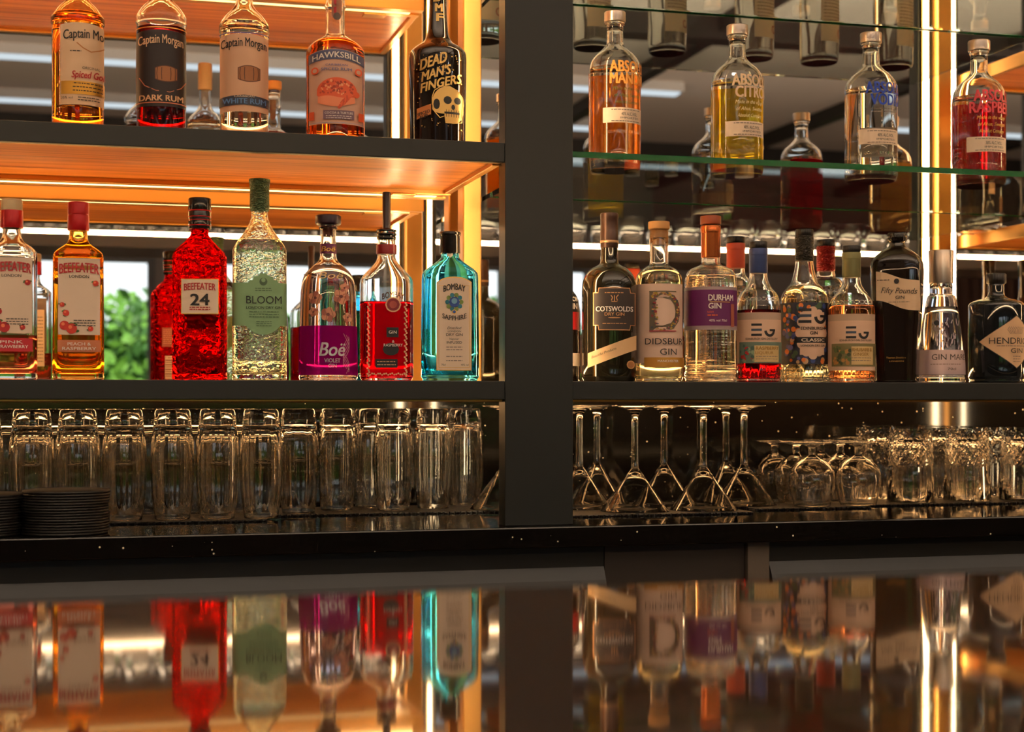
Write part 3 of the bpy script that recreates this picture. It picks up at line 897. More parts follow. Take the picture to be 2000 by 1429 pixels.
b = square_gin('square bottle of strawberry pink gin with white and red cap, leftmost on the low shelf', 23, 389, 47.5, GLASS, (1.0, 0.42, 0.30), 655, CREAMCAP, 457, lx=(-38, 37), rows=(505, 652), band=(661, 687), bandm=ink(190, 34, 44), words=('PINK', 'STRAWBERRY'), seed=0)
b.cap([(411, 21), (412, 21.4), (445, 21.4), (446, 21)], REDCAP, 'neck_band')
b = square_gin('square bottle of golden peach gin with red screw cap, second on the low shelf', 153, 395, 48.5, tglass('gold_tint_glass', (1.0, 0.86, 0.55)), (1.0, 0.72, 0.28), 470, REDCAP, 462, rows=(507, 655), band=(665, 688), bandm=ink(196, 116, 76), words=('PEACH &', 'RASPBERRY'), seed=2)

# square ruby bottle
RUBY = tglass('ruby_glass', (0.93, 0.05, 0.04), ('swirl', 22, 0.3, 0.004))
b = Bottle('square ruby red glass bottle numbered 24 with black cap', 390, P_L, Z_LOW, [(389, 16), (455, 17), (463, 20), (482, 36), (495, 47), (506, 50), (728, 50.5), (741, 50.5)], RUBY, 0.66, 7.0, 458, group=G_GL, rot=-9, shellt=0.004)
b.cap([(387, 20), (389, 22), (411, 22), (412, 21), (414, 22), (447, 22), (448, 21)], BLACKGLOSS)
m = b.rings([(411, 413.5, 22.3), (423, 425, 22.2), (430, 431.5, 22.2), (440, 442, 22.2)], pbr('red_cap_ring', srgb(190, 30, 30), 0.3, 0.5), b.root); m.build('cap_ring', b.root)
a = b.label(); a.cols(-30, 41, 547, 615, GOLD); a.cols(-28.6, 39.6, 548.5, 613.5, CREAM)
a.text('BEEFEATER', 5.5, 561, 13, RED, 58, 0.02, arc=2); a.text('24', 5.5, 587, 22, BLK, 34, 0.03)
a.lines(5.5, [602, 606], 38, RED, 1.8, 1); a.done()
k = b.label('relief')
rn = random.Random(4)
for (cx, cyy, r0, tw) in ((-6, 705, 17, 1), (20, 690, 13, -1), (-2, 660, 10, -1), (24, 655, 9, 1), (-24, 675, 8, 1), (28, 720, 9, -1)):
    k.strokes([(cx + r0 * (1 - q / 30) * cos(tw * q * 0.42), cyy + r0 * (1 - q / 30) * sin(tw * q * 0.42)) for q in range(26)], 1.8, RUBY)
for q in range(12):
    an = -2.6 + q * 0.19; k.strokes([(6 + 8 * cos(an), 668 + 8 * sin(an)), (6 + 22 * cos(an), 660 + 22 * sin(an)), (6 + 34 * cos(an + .1), 658 + 26 * sin(an + .1))], 2.2, RUBY)
k.done()
k = Art(b, 'back_label', True); k.cols(-34, 34, 590, 640, ink(150, 70, 56)); k.lines(0, range(596, 636, 5), 60, ink(200, 140, 110), 1.8, 3)
k.cols(-26, -6, 664, 725, CREAM); 
for q in range(9): k.cols(-25, -7, 668 + q * 6, 669.5 + q * 6 + q % 2, DKRED, 2, 1)
k.done()

# tall pale bottle with green label
PALEG = tglass('pale_engraved_glass', (0.985, 1.0, 0.95), ('swirl', 44, 0.12, 0.0015))
b = Bottle('tall faceted clear bottle with sage green plaque label and patterned green cap', 507, P_L, Z_LOW, [(352, 15), (410, 15.5), (428, 17), (448, 26), (478, 46), (490, 51.5), (500, 52), (700, 52.5), (706, 51.5), (710, 52.5), (741, 52.5)], PALEG, 0.80, 4.5, 430, (0.99, 0.985, 0.90), 470, group=G_GL)
GCAP = pbr('patterned_green_foil', srgb(96, 128, 92), 0.4, 0.2, bump=('swirl', 90, 1.0, 0.003))
b.cap([(350, 20), (352, 21), (358, 20), (368, 18.8), (405, 19.2), (413, 18)], GCAP)
SAGE = ink(120, 156, 112); SAGED = ink(72, 96, 70)
a = b.label()
a.cols(-51.5, 51.5, 555, 638, SAGE, 30, 8)
def btop(x): x = abs(x - 7); return 537 if x < 8 else (541 + (x - 8) * .3 if x < 20 else (550 if x < 28 else 555))
a.cols(-25, 39, btop, 560, SAGE, 32, 3)
a.cols(-25, 39, 634, lambda x: 638 + (655 - 638) * max(0, 1 - (abs(x - 7) / 32) ** 2.2), SAGE, 32, 3)
a.disc(7, 553, 7.5, SAGED); a.disc(7, 550, 4, SAGE); a.lines(7, [566, 570], 30, SAGED, 1.4, 1)
a.text('BLOOM', 8, 588, 15, BLK, 64, 0.005); a.text('LONDON DRY GIN', 8, 603, 5, BLK, 64, 0.01)
a.lines(8, [611, 616, 621], 54, SAGED, 1.5, 2); a.lines(8, [630, 634, 638], 28, SAGED, 1.3, 2)
a.done()
k = b.label('relief'); k.text('1761', 8, 683, 13, PALEG, 40, 0.01); k.done()

# round bottle with violet wrap
b = Bottle('round-shouldered bottle with violet wrap and painted flowers, dark purple stopper', 641, P_L, Z_LOW, [(438, 18), (446, 18), (449, 15), (500, 16), (508, 18), (520, 30), (534, 44), (552, 51), (580, 54), (736, 57), (741, 56)], GLASS, 1, 2.0, 505, (0.93, 0.86, 0.95), 520, group=G_GL)
b.cap([(420, 22), (422, 25), (437, 25), (440, 22)], pbr('purple_black_stopper', srgb(40, 20, 34), 0.3), 'stopper')
b.cap([(441, 11), (462, 10)], pbr('stopper_cork', srgb(110, 50, 40), 0.6), 'cork')
a = b.label('neck_label'); a.cols(-16.5, 16.5, 477, 496, ink(96, 22, 72), 16, 2); a.text('Boë', 0, 487, 10, GOLD, 24, 0.01, 0.2); a.done()
VIOLET = film('violet_film', 170, 20, 130)
a = Art(b, 'label', a0=0)
a.cols(-86, 86, 638, 733, VIOLET, 60, 6)
SILV = ink(206, 196, 206, 0.7)
a.text('Boë', 8, 683, 26, SILV, 50, 0.015, 0.25); a.text('VIOLET', 8, 705, 7.5, SILV, 30, 0.01); a.text('GIN', 8, 715, 7, SILV, 15, 0.01)
for q in range(5): a.strokes([(36 + 7 * sin(j * .5 + q), 730 - j * 5 - q * 3) for j in range(14)], 1.1, ink(190, 110, 150))
a.done()
FLOW = ink(150, 84, 70); FLOW2 = ink(190, 128, 100)
a = b.label('flower_print')
a.text('Boë', 5, 541, 13, ink(214, 178, 120), 46, 0.0, 0.25)
for fx, fy, r in ((-24, 585, 13), (24, 582, 15), (0, 617, 14), (-27, 612, 9), (36, 622, 9), (30, 565, 9)):
    for q in range(5):
        an = q * 1.257 + fx; a.disc(fx + r * .55 * cos(an), fy + r * .55 * sin(an), r * .48, FLOW if q % 2 else FLOW2, None, 8)
    a.disc(fx, fy, r * .22, ink(90, 40, 40))
for q in range(6): a.strokes([(-30 + q * 12 + 3 * sin(j), 632 - j * 7) for j in range(10)], 0.9, ink(96, 66, 40))
a.done()

# raspberry bottle with pourer
b = Bottle('ornate clear bottle with raspberry red front and black pourer', 755, P_L, Z_LOW, [(450, 18), (478, 18), (498, 17.5), (506, 19), (520, 28), (536, 43), (548, 51), (556, 52), (735, 52), (741, 50)], GLASS, 0.72, 4.2, 500, (0.86, 0.03, 0.06), 590, group=G_GL)
b.cap([(375, 7), (377, 8.2), (446, 7.6), (449, 12)], pbr('pourer_dark', srgb(52, 36, 36), 0.35), 'pourer')
m = b.rings([(449, 453, 19.5), (456, 460, 19.8), (463, 468, 19)], BLACKGLOSS, b.root); m.build('collar', b.root)
b.cap([(478, 19.8), (479, 20.2), (496, 20.2), (497, 19.6)], pbr('crimson_band', srgb(130, 14, 22), 0.3), 'neck_band')
a = b.label(); HOT = film('hot_red_film', 240, 20, 44)
a.cols(-36, 38, 592, 736, HOT)
for side in (-36, 38 - 5):
    for q in range(40): a.disc(side + 2.5 + 2 * sin(q * 2.1), 594 + q * 3.6, 1.9, TAN, None, 6)
for q in range(20): a.disc(-34 + q * 3.7, 731 + 1.5 * sin(q * 2), 1.7, TAN, None, 6)
a.up(); a.text('BOMBAY', 12, 577, 11, ink(84, 40, 20), 40, 0.01, arc=5)
a.disc(12, 597, 14.5, TAN); a.disc(12, 597, 12, ink(120, 30, 36)); a.disc(12, 597, 7, ink(160, 70, 60))
a.cols(0, 22, 641, 660, BLK); a.text('GIN', 11, 650, 6, WHITE, 14); a.disc(8, 683, 15, BLK, 12)
a.text('RASPBERRY', 12, 675, 5.5, WHITE, 34, 0.0); a.text('&', 12, 668, 5, WHITE); a.cols(-20, 20, 702, 719, BLK); a.lines(0, [707, 713], 34, TAN, 1.4, 3)
a.done()

# blue bottle
SAPH = tglass('sapphire_glass', (0.46, 0.86, 0.98))
b = Bottle('pale blue glass bottle with tall cream label and black cap', 879, P_L, Z_LOW, [(456, 17), (500, 17.5), (506, 20), (516, 32), (529, 49), (536, 54), (546, 55), (735, 56.5), (741, 54)], SAPH, 0.66, 4.5, 500, group=G_GL, shellt=0.0035)
b.cap([(453, 20), (455, 21), (459, 21), (461, 19.3), (494, 19.8), (496, 19)], BLACKGLOSS)
a = b.label('neck_label'); a.cols(-6, 5, 466, lambda x: 500 + 5 * (1 - abs(x) / 6), CREAM, 8, 4); a.lines(-0.5, [472, 478, 484, 490, 496], 6, BLK, 1.6, 2); a.done()
def stop_(x, k): return 543 + k + 11 * abs((x - 8) / 34) ** 2.4
a = b.label()
a.cols(-26, 41, lambda x: stop_(x, 0), 724, GOLD, 20, 10); a.cols(-24.5, 39.5, lambda x: stop_(x, 2), 722.5, CREAM, 20, 10)
a.frame(-21.5, 36.5, 560, 719, 0.8, GOLD)
a.text('BOMBAY', 8, 562, 12, BLK, 40, 0.015, arc=5); a.text('SAPPHIRE', 8, 623, 9.5, BLK, 44, 0.01, arc=-5)
for q in range(10):
    an = q * 0.628; a.disc(8 + 13 * cos(an), 592 + 14 * sin(an), 4.2, TEAL if q % 2 else ink(110, 128, 60), None, 8)
a.disc(8, 592, 10, BLUE); a.disc(8, 590, 5.5, ink(110, 160, 190)); a.disc(8, 611, 4.5, GOLD); a.disc(8, 611, 3, BLUE)
a.text('Distilled', 8, 642, 5, BLK, 26, 0, 0.25); a.text('LONDON', 8, 648.5, 3.4, BLK, 24); a.text('DRY GIN', 8, 655, 5, BLK, 30, 0.01)
a.text('Vapour', 8, 663, 4, BLK, 18, 0, 0.25); a.text('INFUSED', 8, 670, 4.4, BLK, 28, 0.01); a.lines(8, [679, 684, 697, 705], 30, GREY, 1.3, 5)
a.text('70cl', -12, 713, 3.5, BLK); a.text('40% vol', 27, 713, 3.5, BLK, 14); a.done()

# ------------------------------------------------------------------ rum shelf
P_U = 2.19
def rum(lab, px, hw, sh, glass, liq, fill, rows, labm, lx, capm, seed, inkc):
    b = Bottle(lab, px, P_U, Z_WOOD, [(sh - 150, 14), (sh - 60, 16), (sh - 48, 17), (sh - 40, 20), (sh - 20, 38), (sh - 8, 46), (sh, hw), (sh + 9, hw), (sh + 13, hw - 2), (262, hw - 2), (272, hw), (285, hw)], glass, 1, 2, sh - 40, liq, fill, group=G_RUM)
    b.cap([(sh - 160, 17), (sh - 158, 18.5), (sh - 92, 18.5), (sh - 90, 17.5)], capm)
    a = b.label()
    ar = lambda x: rows[0] + 4 * abs((x - (lx[0] + lx[1]) / 2) / ((lx[1] - lx[0]) / 2)) ** 2
    a.cols(lx[0], lx[1], ar, rows[1], labm, 30, 10)
    a.done() if 0 else None
    return b, a
GRT = tglass('golden_rum_glass', (1.0, 0.93, 0.78))
b, a = rum('bottle of amber spiced rum with cream label, leftmost on the upper shelf', 152, 51, 38, GRT, (1.0, 0.62, 0.22), 30, (55, 213), ink(226, 192, 156), (-32, 50), CREAMCAP, 0, BLK)
a.text('Captain Morgan', 24, 75, 18, BLK, 100, 0.01, arc=4); a.lines(-4, [110], 20, BLK, 2, 1)
a.strokes([(-2, 94), (10, 104), (24, 110), (40, 104), (49, 96)], 2, ink(190, 120, 60))
a.text('ORIGINAL', 24, 142, 5, BLK, 32, 0.0); a.text('Spiced Gold', 22, 155, 13, RED, 66, 0.02, 0.25)
a.cols(-30, 50, 168, 193, ink(204, 150, 60, 0.7)); a.lines(18, [172, 179, 186], 54, BLK, 2, 2); a.text('35% vol', -19, 200, 5, BLK, 20); a.lines(20, [199, 204], 40, BLK, 1.6, 2)
a.done()
b, a = rum('bottle of dark rum with black label, under the red glow of its base', 315, 49, 38, GLASS, (0.42, 0.02, 0.02), 57, (68, 216), ink(34, 24, 24), (-47, 47), REDCAP, 0, WHITE)
a.text('Captain Morgan', -1, 86, 17, ink(230, 190, 150), 82, 0.01, arc=4)
for dk, mt in ((0, ink(84, 44, 28)), (1.6, ink(150, 94, 54))): a.cols(-12 + dk, 30 - dk, lambda x: 137 + dk + 5 * ((x - 9) / 21) ** 2, lambda x: 169 - dk - 5 * ((x - 9) / 21) ** 2, mt)
for q in (-4, -2, 2, 4): a.strokes([(9 + q * 4, 141), (9 + q * 4.3, 153), (9 + q * 4, 165)], 1.4, ink(80, 46, 26))
a.strokes([(-40, 160), (-30, 176), (-10, 186), (16, 188), (36, 178), (45, 164)], 1.4, ink(200, 120, 90))
a.text('DARK RUM', 0, 200, 11, TAN, 78, 0.03); a.frame(-46, 46, 208, 210, 1, ink(200, 120, 90)); a.cols(-47, 47, 63, 65, GOLD); a.done()
b, a = rum('bottle of white rum with pale label and blue band, third on the upper shelf', 477, 48.5, 55, GLASS, (0.99, 0.95, 0.86), 48, (76, 226), ink(214, 170, 138), (-46, 46), CREAMCAP, 0, BLK)
a.text('Captain Morgan', -1, 92, 17, BLK, 84, 0.01, arc=4)
for dk, mt in ((0, ink(84, 44, 28)), (1.6, ink(150, 94, 54))): a.cols(-12 + dk, 30 - dk, lambda x: 137 + dk + 5 * ((x - 9) / 21) ** 2, lambda x: 169 - dk - 5 * ((x - 9) / 21) ** 2, mt)
for q in (-4, -2, 2, 4): a.strokes([(9 + q * 4, 141), (9 + q * 4.3, 153), (9 + q * 4, 165)], 1.4, ink(80, 46, 26))
a.cols(-46, 46, lambda x: 194 + 4 * abs(x / 46), lambda x: 213 + 3 * abs(x / 46), ink(46, 50, 66)); a.text('CARIBBEAN', 0, 197, 3.6, CREAM, 36)
a.text('WHITE RUM', 0, 206, 10, ink(90, 130, 180), 78, 0.02); a.cols(-46, 46, 74, 75.5, BLUE); a.done()

b = Bottle('bottle of amber rum with grey and orange turtle label and cork neck', 655, P_U, Z_WOOD, [(-30, 18), (8, 19), (14, 21), (20, 18.5), (68, 19), (76, 28), (88, 46), (102, 56), (112, 57), (282, 57)], GLASS, 1, 2, 70, (0.88, 0.36, 0.10), 82, group=G_RUM)
b.cap([(-55, 20), (-53, 21.5), (-34, 21.5), (-32, 17)], CORKM, 'cork')
a = b.label('neck_seal'); a.cols(-7, 12, -10, lambda x: 26 + 18 * sqrt(max(0, 1 - ((x - 2.5) / 10) ** 2)), ink(150, 96, 70), 12, 8); a.cols(-3, 2, -8, 30, RED, 3, 6); a.disc(3, 36, 7, ink(90, 70, 60)); a.done()
a = b.label(); LG = ink(204, 160, 138)
a.cols(-50, 54, lambda x: 108 + 10 * (x / 55) ** 2, 252, LG, 26, 10); a.frame(-49, 53, 118, 250, 1.2, ink(160, 150, 170))
a.cols(-50, 54, lambda x: 109 + 10 * (x / 55) ** 2, lambda x: 128 + 9 * (x / 55) ** 2, ink(78, 80, 110), 26, 3)
a.text('HAWKSBILL', 2, 119, 11, WHITE, 88, 0.02, arc=7); a.text('CARIBBEAN', 2, 139, 3.6, BLUE, 40); a.text('SPICED RUM', 2, 147, 5.5, ink(90, 100, 140), 56, 0.02)
OR2 = ink(222, 92, 52)
a.cols(-34, 40, lambda x: 190 - 27 * sqrt(max(0, 1 - ((x - 3) / 37.5) ** 2)), lambda x: 196 + 8 * sqrt(max(0, 1 - ((x - 3) / 37.5) ** 2)), OR2, 30, 6)
for q in range(70):
    rn = random.Random(q); x_ = rn.uniform(-28, 34); y_ = 190 - rn.uniform(-6, 22) * sqrt(max(0, 1 - ((x_ - 3) / 37.5) ** 2)); a.disc(x_, y_, rn.uniform(1.4, 2.8), (ink(240, 160, 116), ink(190, 66, 36), ink(150, 50, 30))[q % 3], None, 6)
a.up(); a.cols(-32, 36, lambda x: 200 + 2 * sin(x * .1), lambda x: 212 + 7 * cos(x * .05), ink(236, 140, 100), 20, 3)
a.up()
for q, w_ in enumerate((9, 8, 6.5, 5)): a.strokes([(27 - q * 3, 192 + q * 6), (22 - q * 4, 202 + q * 5), (14 - q * 3, 210 + q * 4)], w_, ink(196, 72, 42) if q % 2 else OR2)
a.disc(38, 194, 6, OR2)
a.cols(-22, 34, 226, 243, ink(110, 84, 100)); a.text('COCOA & TURTLES', 6, 231, 4, WHITE, 50); a.lines(6, [237, 241], 46, WHITE, 1.2, 1)
a.disc(-37, 150, 7, OR2); a.disc(42, 150, 7, OR2); a.disc(-37, 150, 4, LG); a.disc(42, 150, 4, LG); a.cols(-48, -38, 228, 244, OR2, 3, 3); a.cols(42, 51, 228, 244, OR2, 3, 3)
a.done()

DKBR = pbr('black_brown_glass', (0.010, 0.006, 0.004), 0.04, coat=0.5)
b = Bottle('glossy black rum bottle with gold hand-drawn lettering and a gold skull', 855, P_U, Z_WOOD, [(-60, 17), (0, 17), (60, 20), (78, 25), (84, 30), (95, 46), (106, 55), (118, 56), (282, 54)], DKBR, 1, 2, 60, opaque=True, group=G_RUM)
b.cap([(-90, 17), (-88, 19), (-40, 19), (-38, 18)], BLACKGLOSS)
G2 = ink(224, 184, 110, 0.5)
a = b.label('neck_print')
for t_, y_, x_ in (('D', 0, -1), ('M', 19, 2), ('F', 38, 4)): a.text(t_, x_, y_, 15, G2, 12, 0.05)
a.done()
a = b.label('gold_print')
a.text('DEAD', -8, 130, 20, G2, 50, 0.03, 0.12, slope=-0.32); a.text("MAN'S", -3, 153, 18, G2, 54, 0.03, 0.12, slope=-0.3); a.text('FINGERS', 6, 172, 17, G2, 76, 0.03, 0.12, slope=-0.28)
rn = random.Random(9)
for q in range(80): a.disc(rn.uniform(-45, 46), rn.uniform(118, 262), rn.uniform(0.5, 1.5), G2, None, 6)
a.up()
sk = [(-10, 200), (-6, 188), (6, 180), (22, 180), (36, 186), (45, 198), (47, 212), (44, 222), (44, 246), (28, 250), (14, 246), (14, 236), (4, 240), (-6, 228), (-10, 214), (-10, 200)]
a.cols(-10, 47, lambda x: 214 - 34 * sqrt(max(0, 1 - ((x - 18) / 29.5) ** 2)), lambda x: 216 + (16 if x < 12 else 34) * sqrt(max(0, 1 - ((x - 18) / 30) ** 4)), G2, 26, 8)
a.up(); a.disc(18, 206, 7.5, BLK); a.disc(36, 206, 6.5, BLK); a.disc(28, 219, 3.4, BLK, 5); a.cols(12, 40, 228, 232, BLK, 8, 1)
for q in range(6): a.cols(15 + q * 4.6, 16 + q * 4.6, 224, 238, BLK, 1, 2)
a.disc(-2, 214, 6, BLK, 10); a.strokes(sk, 1.4, G2)
a.cols(-38, -12, lambda x: 219 - x * .3 - 9, lambda x: 239 - x * .3 - 9, ink(196, 120, 60), 6, 3); a.text('SPICED', -25, 230, 6, BLK, 22, 0.02, slope=-0.3); a.text('RUM', -25, 237, 6, BLK, 13, 0.02, slope=-0.3)
a.done()
# ------------------------------------------------------------------ vodkas on the glass shelf
P_V = 2.25
MCAP = pbr('brushed_steel_cap', srgb(206, 190, 176), 0.28, 0.9)
def vodka(px, top, lab, w1, w2, c1, print_col=None, script=None, liq=(0.985, 0.985, 0.97), fill_off=112, w1w=96, w2w=96, abv='40% ALC./VOL.', perp=P_V, zs=Z_GLASS, a0=24, sub=None, group=G_VO):
    b = Bottle(lab, px, perp, zs, [(top + 20, 16), (top + 60, 16.5), (top + 66, 19), (top + 74, 26), (top + 88, 41), (top + 101, 48.5), (top + 114, 50.5), (top + 270, 50.5), (top + 300, 49)], GLASS, 1, 2, top + 60, liq, top + fill_off, group=group, seg=56)
    b.cap([(top, 20), (top + 1.5, 21), (top + 19, 21), (top + 20, 20)], MCAP)
    b.cap([(top + 21, 19), (top + 26, 19)], GLASS, 'lip')
    if c1:
        a = Art(b, 'print', a0=a0)
        a.a0 = a0 + 10
        a.text(w1, 9, top + 115, 22, c1, w1w, 0.03); a.text(w2, 9, top + 138, 21, c1, w2w, 0.03)
        a.a0 = a0
        if script is not None:
            for i, t_ in enumerate(('Made in the village', 'of Ahus, Sweden', 'Absolut Company')):
                a.text(t_, 6, top + 158 + i * 13, 7, script, 62 - 4 * i, 0.0, 0.3)
        else:
            a.lines(6, [top + 156, top + 162], 54, GREY, 1.2, 2)
        a.done()
    a = Art(b, 'label', a0=5)
    a.cols(-28, 64, top + 195, top + 224, CREAM, 24, 3); a.text(abv, 26, top + 207, 6, BLK, 36, 0.0); a.lines(20, [top + 199], 62, GREY, 1.4, 1); a.text('IMPORTED', 26, top + 215, 3.6, BLK, 40); a.lines(20, [top + 221], 62, GREY, 1.4, 6)
    a.done()
    a = Art(b, 'relief', a0=a0); a.text('COUNTRY OF SWEDEN', 8, top + 241, 6, MATS['clear_glass'], 84, 0.01); a.done()
    if print_col:
        a = Art(b, 'back_print', True, a0=-14); a.cols(-66, 40, top + 118, top + 275, print_col, 30, 4); a.done()
    else:
        a = Art(b, 'back_label', True, a0=10); a.cols(-18, 22, top + 180, top + 240, CREAM, 14, 3); a.disc(8, top + 225, 7, RED); a.lines(0, [top + 190, top + 196, top + 202], 30, GREY, 1.6, 2); a.done()
    return b
vodka(1201, 24, 'clear vodka bottle printed orange, leftmost on the glass shelf', 'ABSOLUT', 'MANDRIN', ink(250, 170, 76), film('orange_film', 255, 140, 36), GREEN, (1.0, 0.97, 0.93))
vodka(1440, 50, 'clear vodka bottle printed yellow, second on the glass shelf', 'ABSOLUT', 'CITRON', ink(236, 206, 170), film('yellow_film', 255, 220, 40), ink(250, 236, 180), (1.0, 0.99, 0.95), w2w=84)
vodka(1701, 65, 'clear vodka bottle with blue lettering, third on the glass shelf', 'ABSOLUT', 'VODKA', ink(20, 60, 168), None, None, w2w=78)
vodka(1912, 80, 'clear vodka bottle printed raspberry red, at the right edge of the glass shelf', 'ABSOLUT', 'RASPBERRI', ink(220, 70, 80), film('raspberry_film', 190, 12, 26), ink(240, 200, 90), (1.0, 0.97, 0.96), abv='38% ALC./VOL.', w2w=112)
vodka(2120, 92, 'clear vodka bottle printed peach, past the right edge, seen only in the mirror', 'ABSOLUT', 'APEACH', ink(240, 190, 140), film('peach_film', 246, 190, 110), ink(250, 236, 180), (1.0, 0.98, 0.95))
vodka(2330, 104, 'clear vodka bottle with vanilla print, past the right edge, seen only in the mirror', 'ABSOLUT', 'VANILIA', ink(240, 220, 170), None, None)
# clear bottles on the upper glass shelf: only their reflections show
for u_, lab in ((0.735, 'nearest the post'), (0.955, 'second from the post'), (1.115, 'third from the post'), (1.305, 'fourth from the post'), (1.45, 'fifth from the post'), (1.62, 'next to the right post')):
    px = 1000 + F * tan(math.atan2(u_, 2.26) - TH)
    s_ = SCL(u_, 2.26); rb = HY - (Z_GTOP - ZC) / s_
    b = Bottle('clear bottle with pale back label on the upper glass shelf, ' + lab, px, 2.26, Z_GTOP, [(rb - 290, 16), (rb - 230, 17), (rb - 214, 28), (rb - 196, 44), (rb - 186, 47), (rb - 20, 47), (rb, 45)], GLASS, 1, 2, rb - 235, (0.98, 0.98, 0.96), rb - 190, group='clear bottles on the upper glass shelf')
    b.cap([(rb - 312, 18), (rb - 311, 19), (rb - 291, 19), (rb - 290, 18)], MCAP)
    a = Art(b, 'back_label', True); a.cols(-38, 38, rb - 170, rb - 44, ink(246, 232, 214), 20, 5)
    a.disc(14, rb - 66, 10, RED); a.disc(14, rb - 66, 7, CREAM); a.lines(-4, [rb - 150 + 8 * q for q in range(8)], 60, GREY, 2, 4); a.done()

# ------------------------------------------------------------------ low shelf, right bay
P_R = 2.19
b = Bottle('slim dark bottle with red cap half hidden behind the post', 1100, 2.27, Z_LOW, [(524, 14), (560, 15), (575, 24), (590, 30), (741, 31)], DKBR, 1, 2, 560, opaque=True, group=G_GR)
b.cap([(512, 14), (514, 16), (528, 16), (530, 15)], pbr('orange_red_cap', srgb(200, 70, 34), 0.4))
a = Art(b, 'label', a0=20); a.cols(-34, 34, 575, 610, BLK, 20, 3); a.text('LONDON', 0, 585, 9, WHITE, 50, 0.02); a.text('GIN', 8, 599, 11, WHITE, 24, 0.03); a.cols(-34, 34, 610, 645, RED, 20, 3); a.cols(-34, 34, 690, 715, CREAM, 20, 3); a.done()

COTS = pbr('dark_olive_glass', (0.012, 0.010, 0.005), 0.03, coat=0.4)
b = Bottle('dark olive bottle with black plaque label and tall bronze cap', 1190, P_R, Z_LOW, [(470, 16), (508, 17), (516, 20), (524, 34), (535, 45), (551, 52), (572, 53.5), (735, 53), (741, 51)], COTS, 1, 2, 510, opaque=True, group=G_GR)
BRONZE = pbr('dark_bronze_foil', srgb(72, 52, 44), 0.35, 0.5)
b.cap([(416, 16), (418, 17.5), (427, 17.5), (428, 17), (452, 17.3), (453, 17.8), (483, 17.8), (485, 17)], BRONZE)
m = b.rings([(470, 475, 18.1)], ink(200, 160, 120, 0.6), b.root); m.build('cap_ring', b.root)
COP = ink(206, 150, 104, 0.6); PLQ = ink(52, 42, 38)
def quat(k):
    def top(x):
        x = abs(x - 9.5)
        return 565 + k if x < 31 - k else (574 + k if x < 41 - k else 606)
    def bot(x):
        x = abs(x - 9.5)
        return 647 - k if x < 31 - k else (638 - k if x < 41 - k else 606)
    return top, bot
a = b.label()
t1, b1 = quat(0); a.cols(-31, 50, t1, b1, COP, 54, 8); t2, b2 = quat(1.6); a.cols(-29.4, 48.4, t2, b2, PLQ, 54, 8)
a.lines(9.5, [575], 36, COP, 1.4, 1); a.strokes([(9.5, 592), (9.5, 580)], 1.4, COP); a.strokes([(4, 590), (6, 584), (3, 580)], 1.6, COP); a.strokes([(15, 590), (13, 584), (17, 579)], 1.6, COP); a.strokes([(4, 592), (15, 592)], 1.2, COP)
a.text('COTSWOLDS', 9.5, 606, 9.5, WHITE, 68, 0.02); a.text('DRY GIN', 9.5, 616, 6, COP, 36, 0.02); a.disc(9.5, 623, 12, COP, 1.2); a.lines(9.5, [634], 44, COP, 1.4, 2)
a.done()
a = b.label('strap')
a.cols(-41, 52, lambda x: 691 - 0.38 * (x + 41) , lambda x: 719 - 0.38 * (x + 41), ink(232, 190, 140), 24, 4)
a.text('Beautiful Products', -10, 690, 5, BLK, 46, 0.0, 0.1, slope=-0.38); a.done()
a = b.label('seal'); a.disc(41, 713, 8, ink(190, 140, 90)); a.disc(41, 713, 6, ink(150, 100, 60)); a.done()

b = Bottle('clear gin bottle with cream label and a big floral letter D, wooden stopper', 1287, P_R, Z_LOW, [(449, 18.5), (512, 18), (518, 20), (526, 33), (538, 43), (554, 46.5), (735, 47), (741, 45)], GLASS, 1, 2, 515, (1.0, 0.95, 0.78), 530, group=G_GR)
b.cap([(433, 20), (434, 21), (447, 21), (448, 20)], CORKM, 'stopper'); b.cap([(449.5, 14.5), (478, 13.5)], CORKM, 'cork')
DID = ink(222, 190, 170); a = Art(b, 'label', a0=0)
a.cols(-58, 60, 557, 710, DID, 40, 8)
fl = [ink(170, 140, 40), ink(90, 80, 60), ink(140, 40, 50), ink(60, 70, 80), ink(196, 150, 90)]
rn = random.Random(11)
a.text('D', 14, 610, 76, ink(96, 84, 66), 62, 0.012)
for q in range(150):
    if q % 3 == 0: x_, y_ = rn.uniform(-15, -4), rn.uniform(572, 648)
    else:
        an = rn.uniform(-1.5, 1.5); x_, y_ = 2 + 36 * cos(an) + rn.uniform(-4, 3), 610 + 36 * sin(an) + rn.uniform(-2, 2)
    a.disc(x_ + 2, y_, rn.uniform(1.2, 3.2), fl[q % 5], rn.uniform(1, 2.2), 6)
a.up(); a.cols(-18, 34, 571, 573.5, fl[1], 12, 1); a.cols(-18, 34, 647, 649.5, fl[2], 12, 1)
a.text('DIDSBURY', 18, 668, 12, BLK, 88, 0.0); a.text('GIN', 18, 688, 12, BLK, 32, 0.0)
a.up(); a.cols(-28, 60, 699, 718, ink(190, 136, 56, 0.4), 20, 2); a.text('MANCHESTER', 18, 706, 4.5, WHITE, 40, 0.01); a.done()

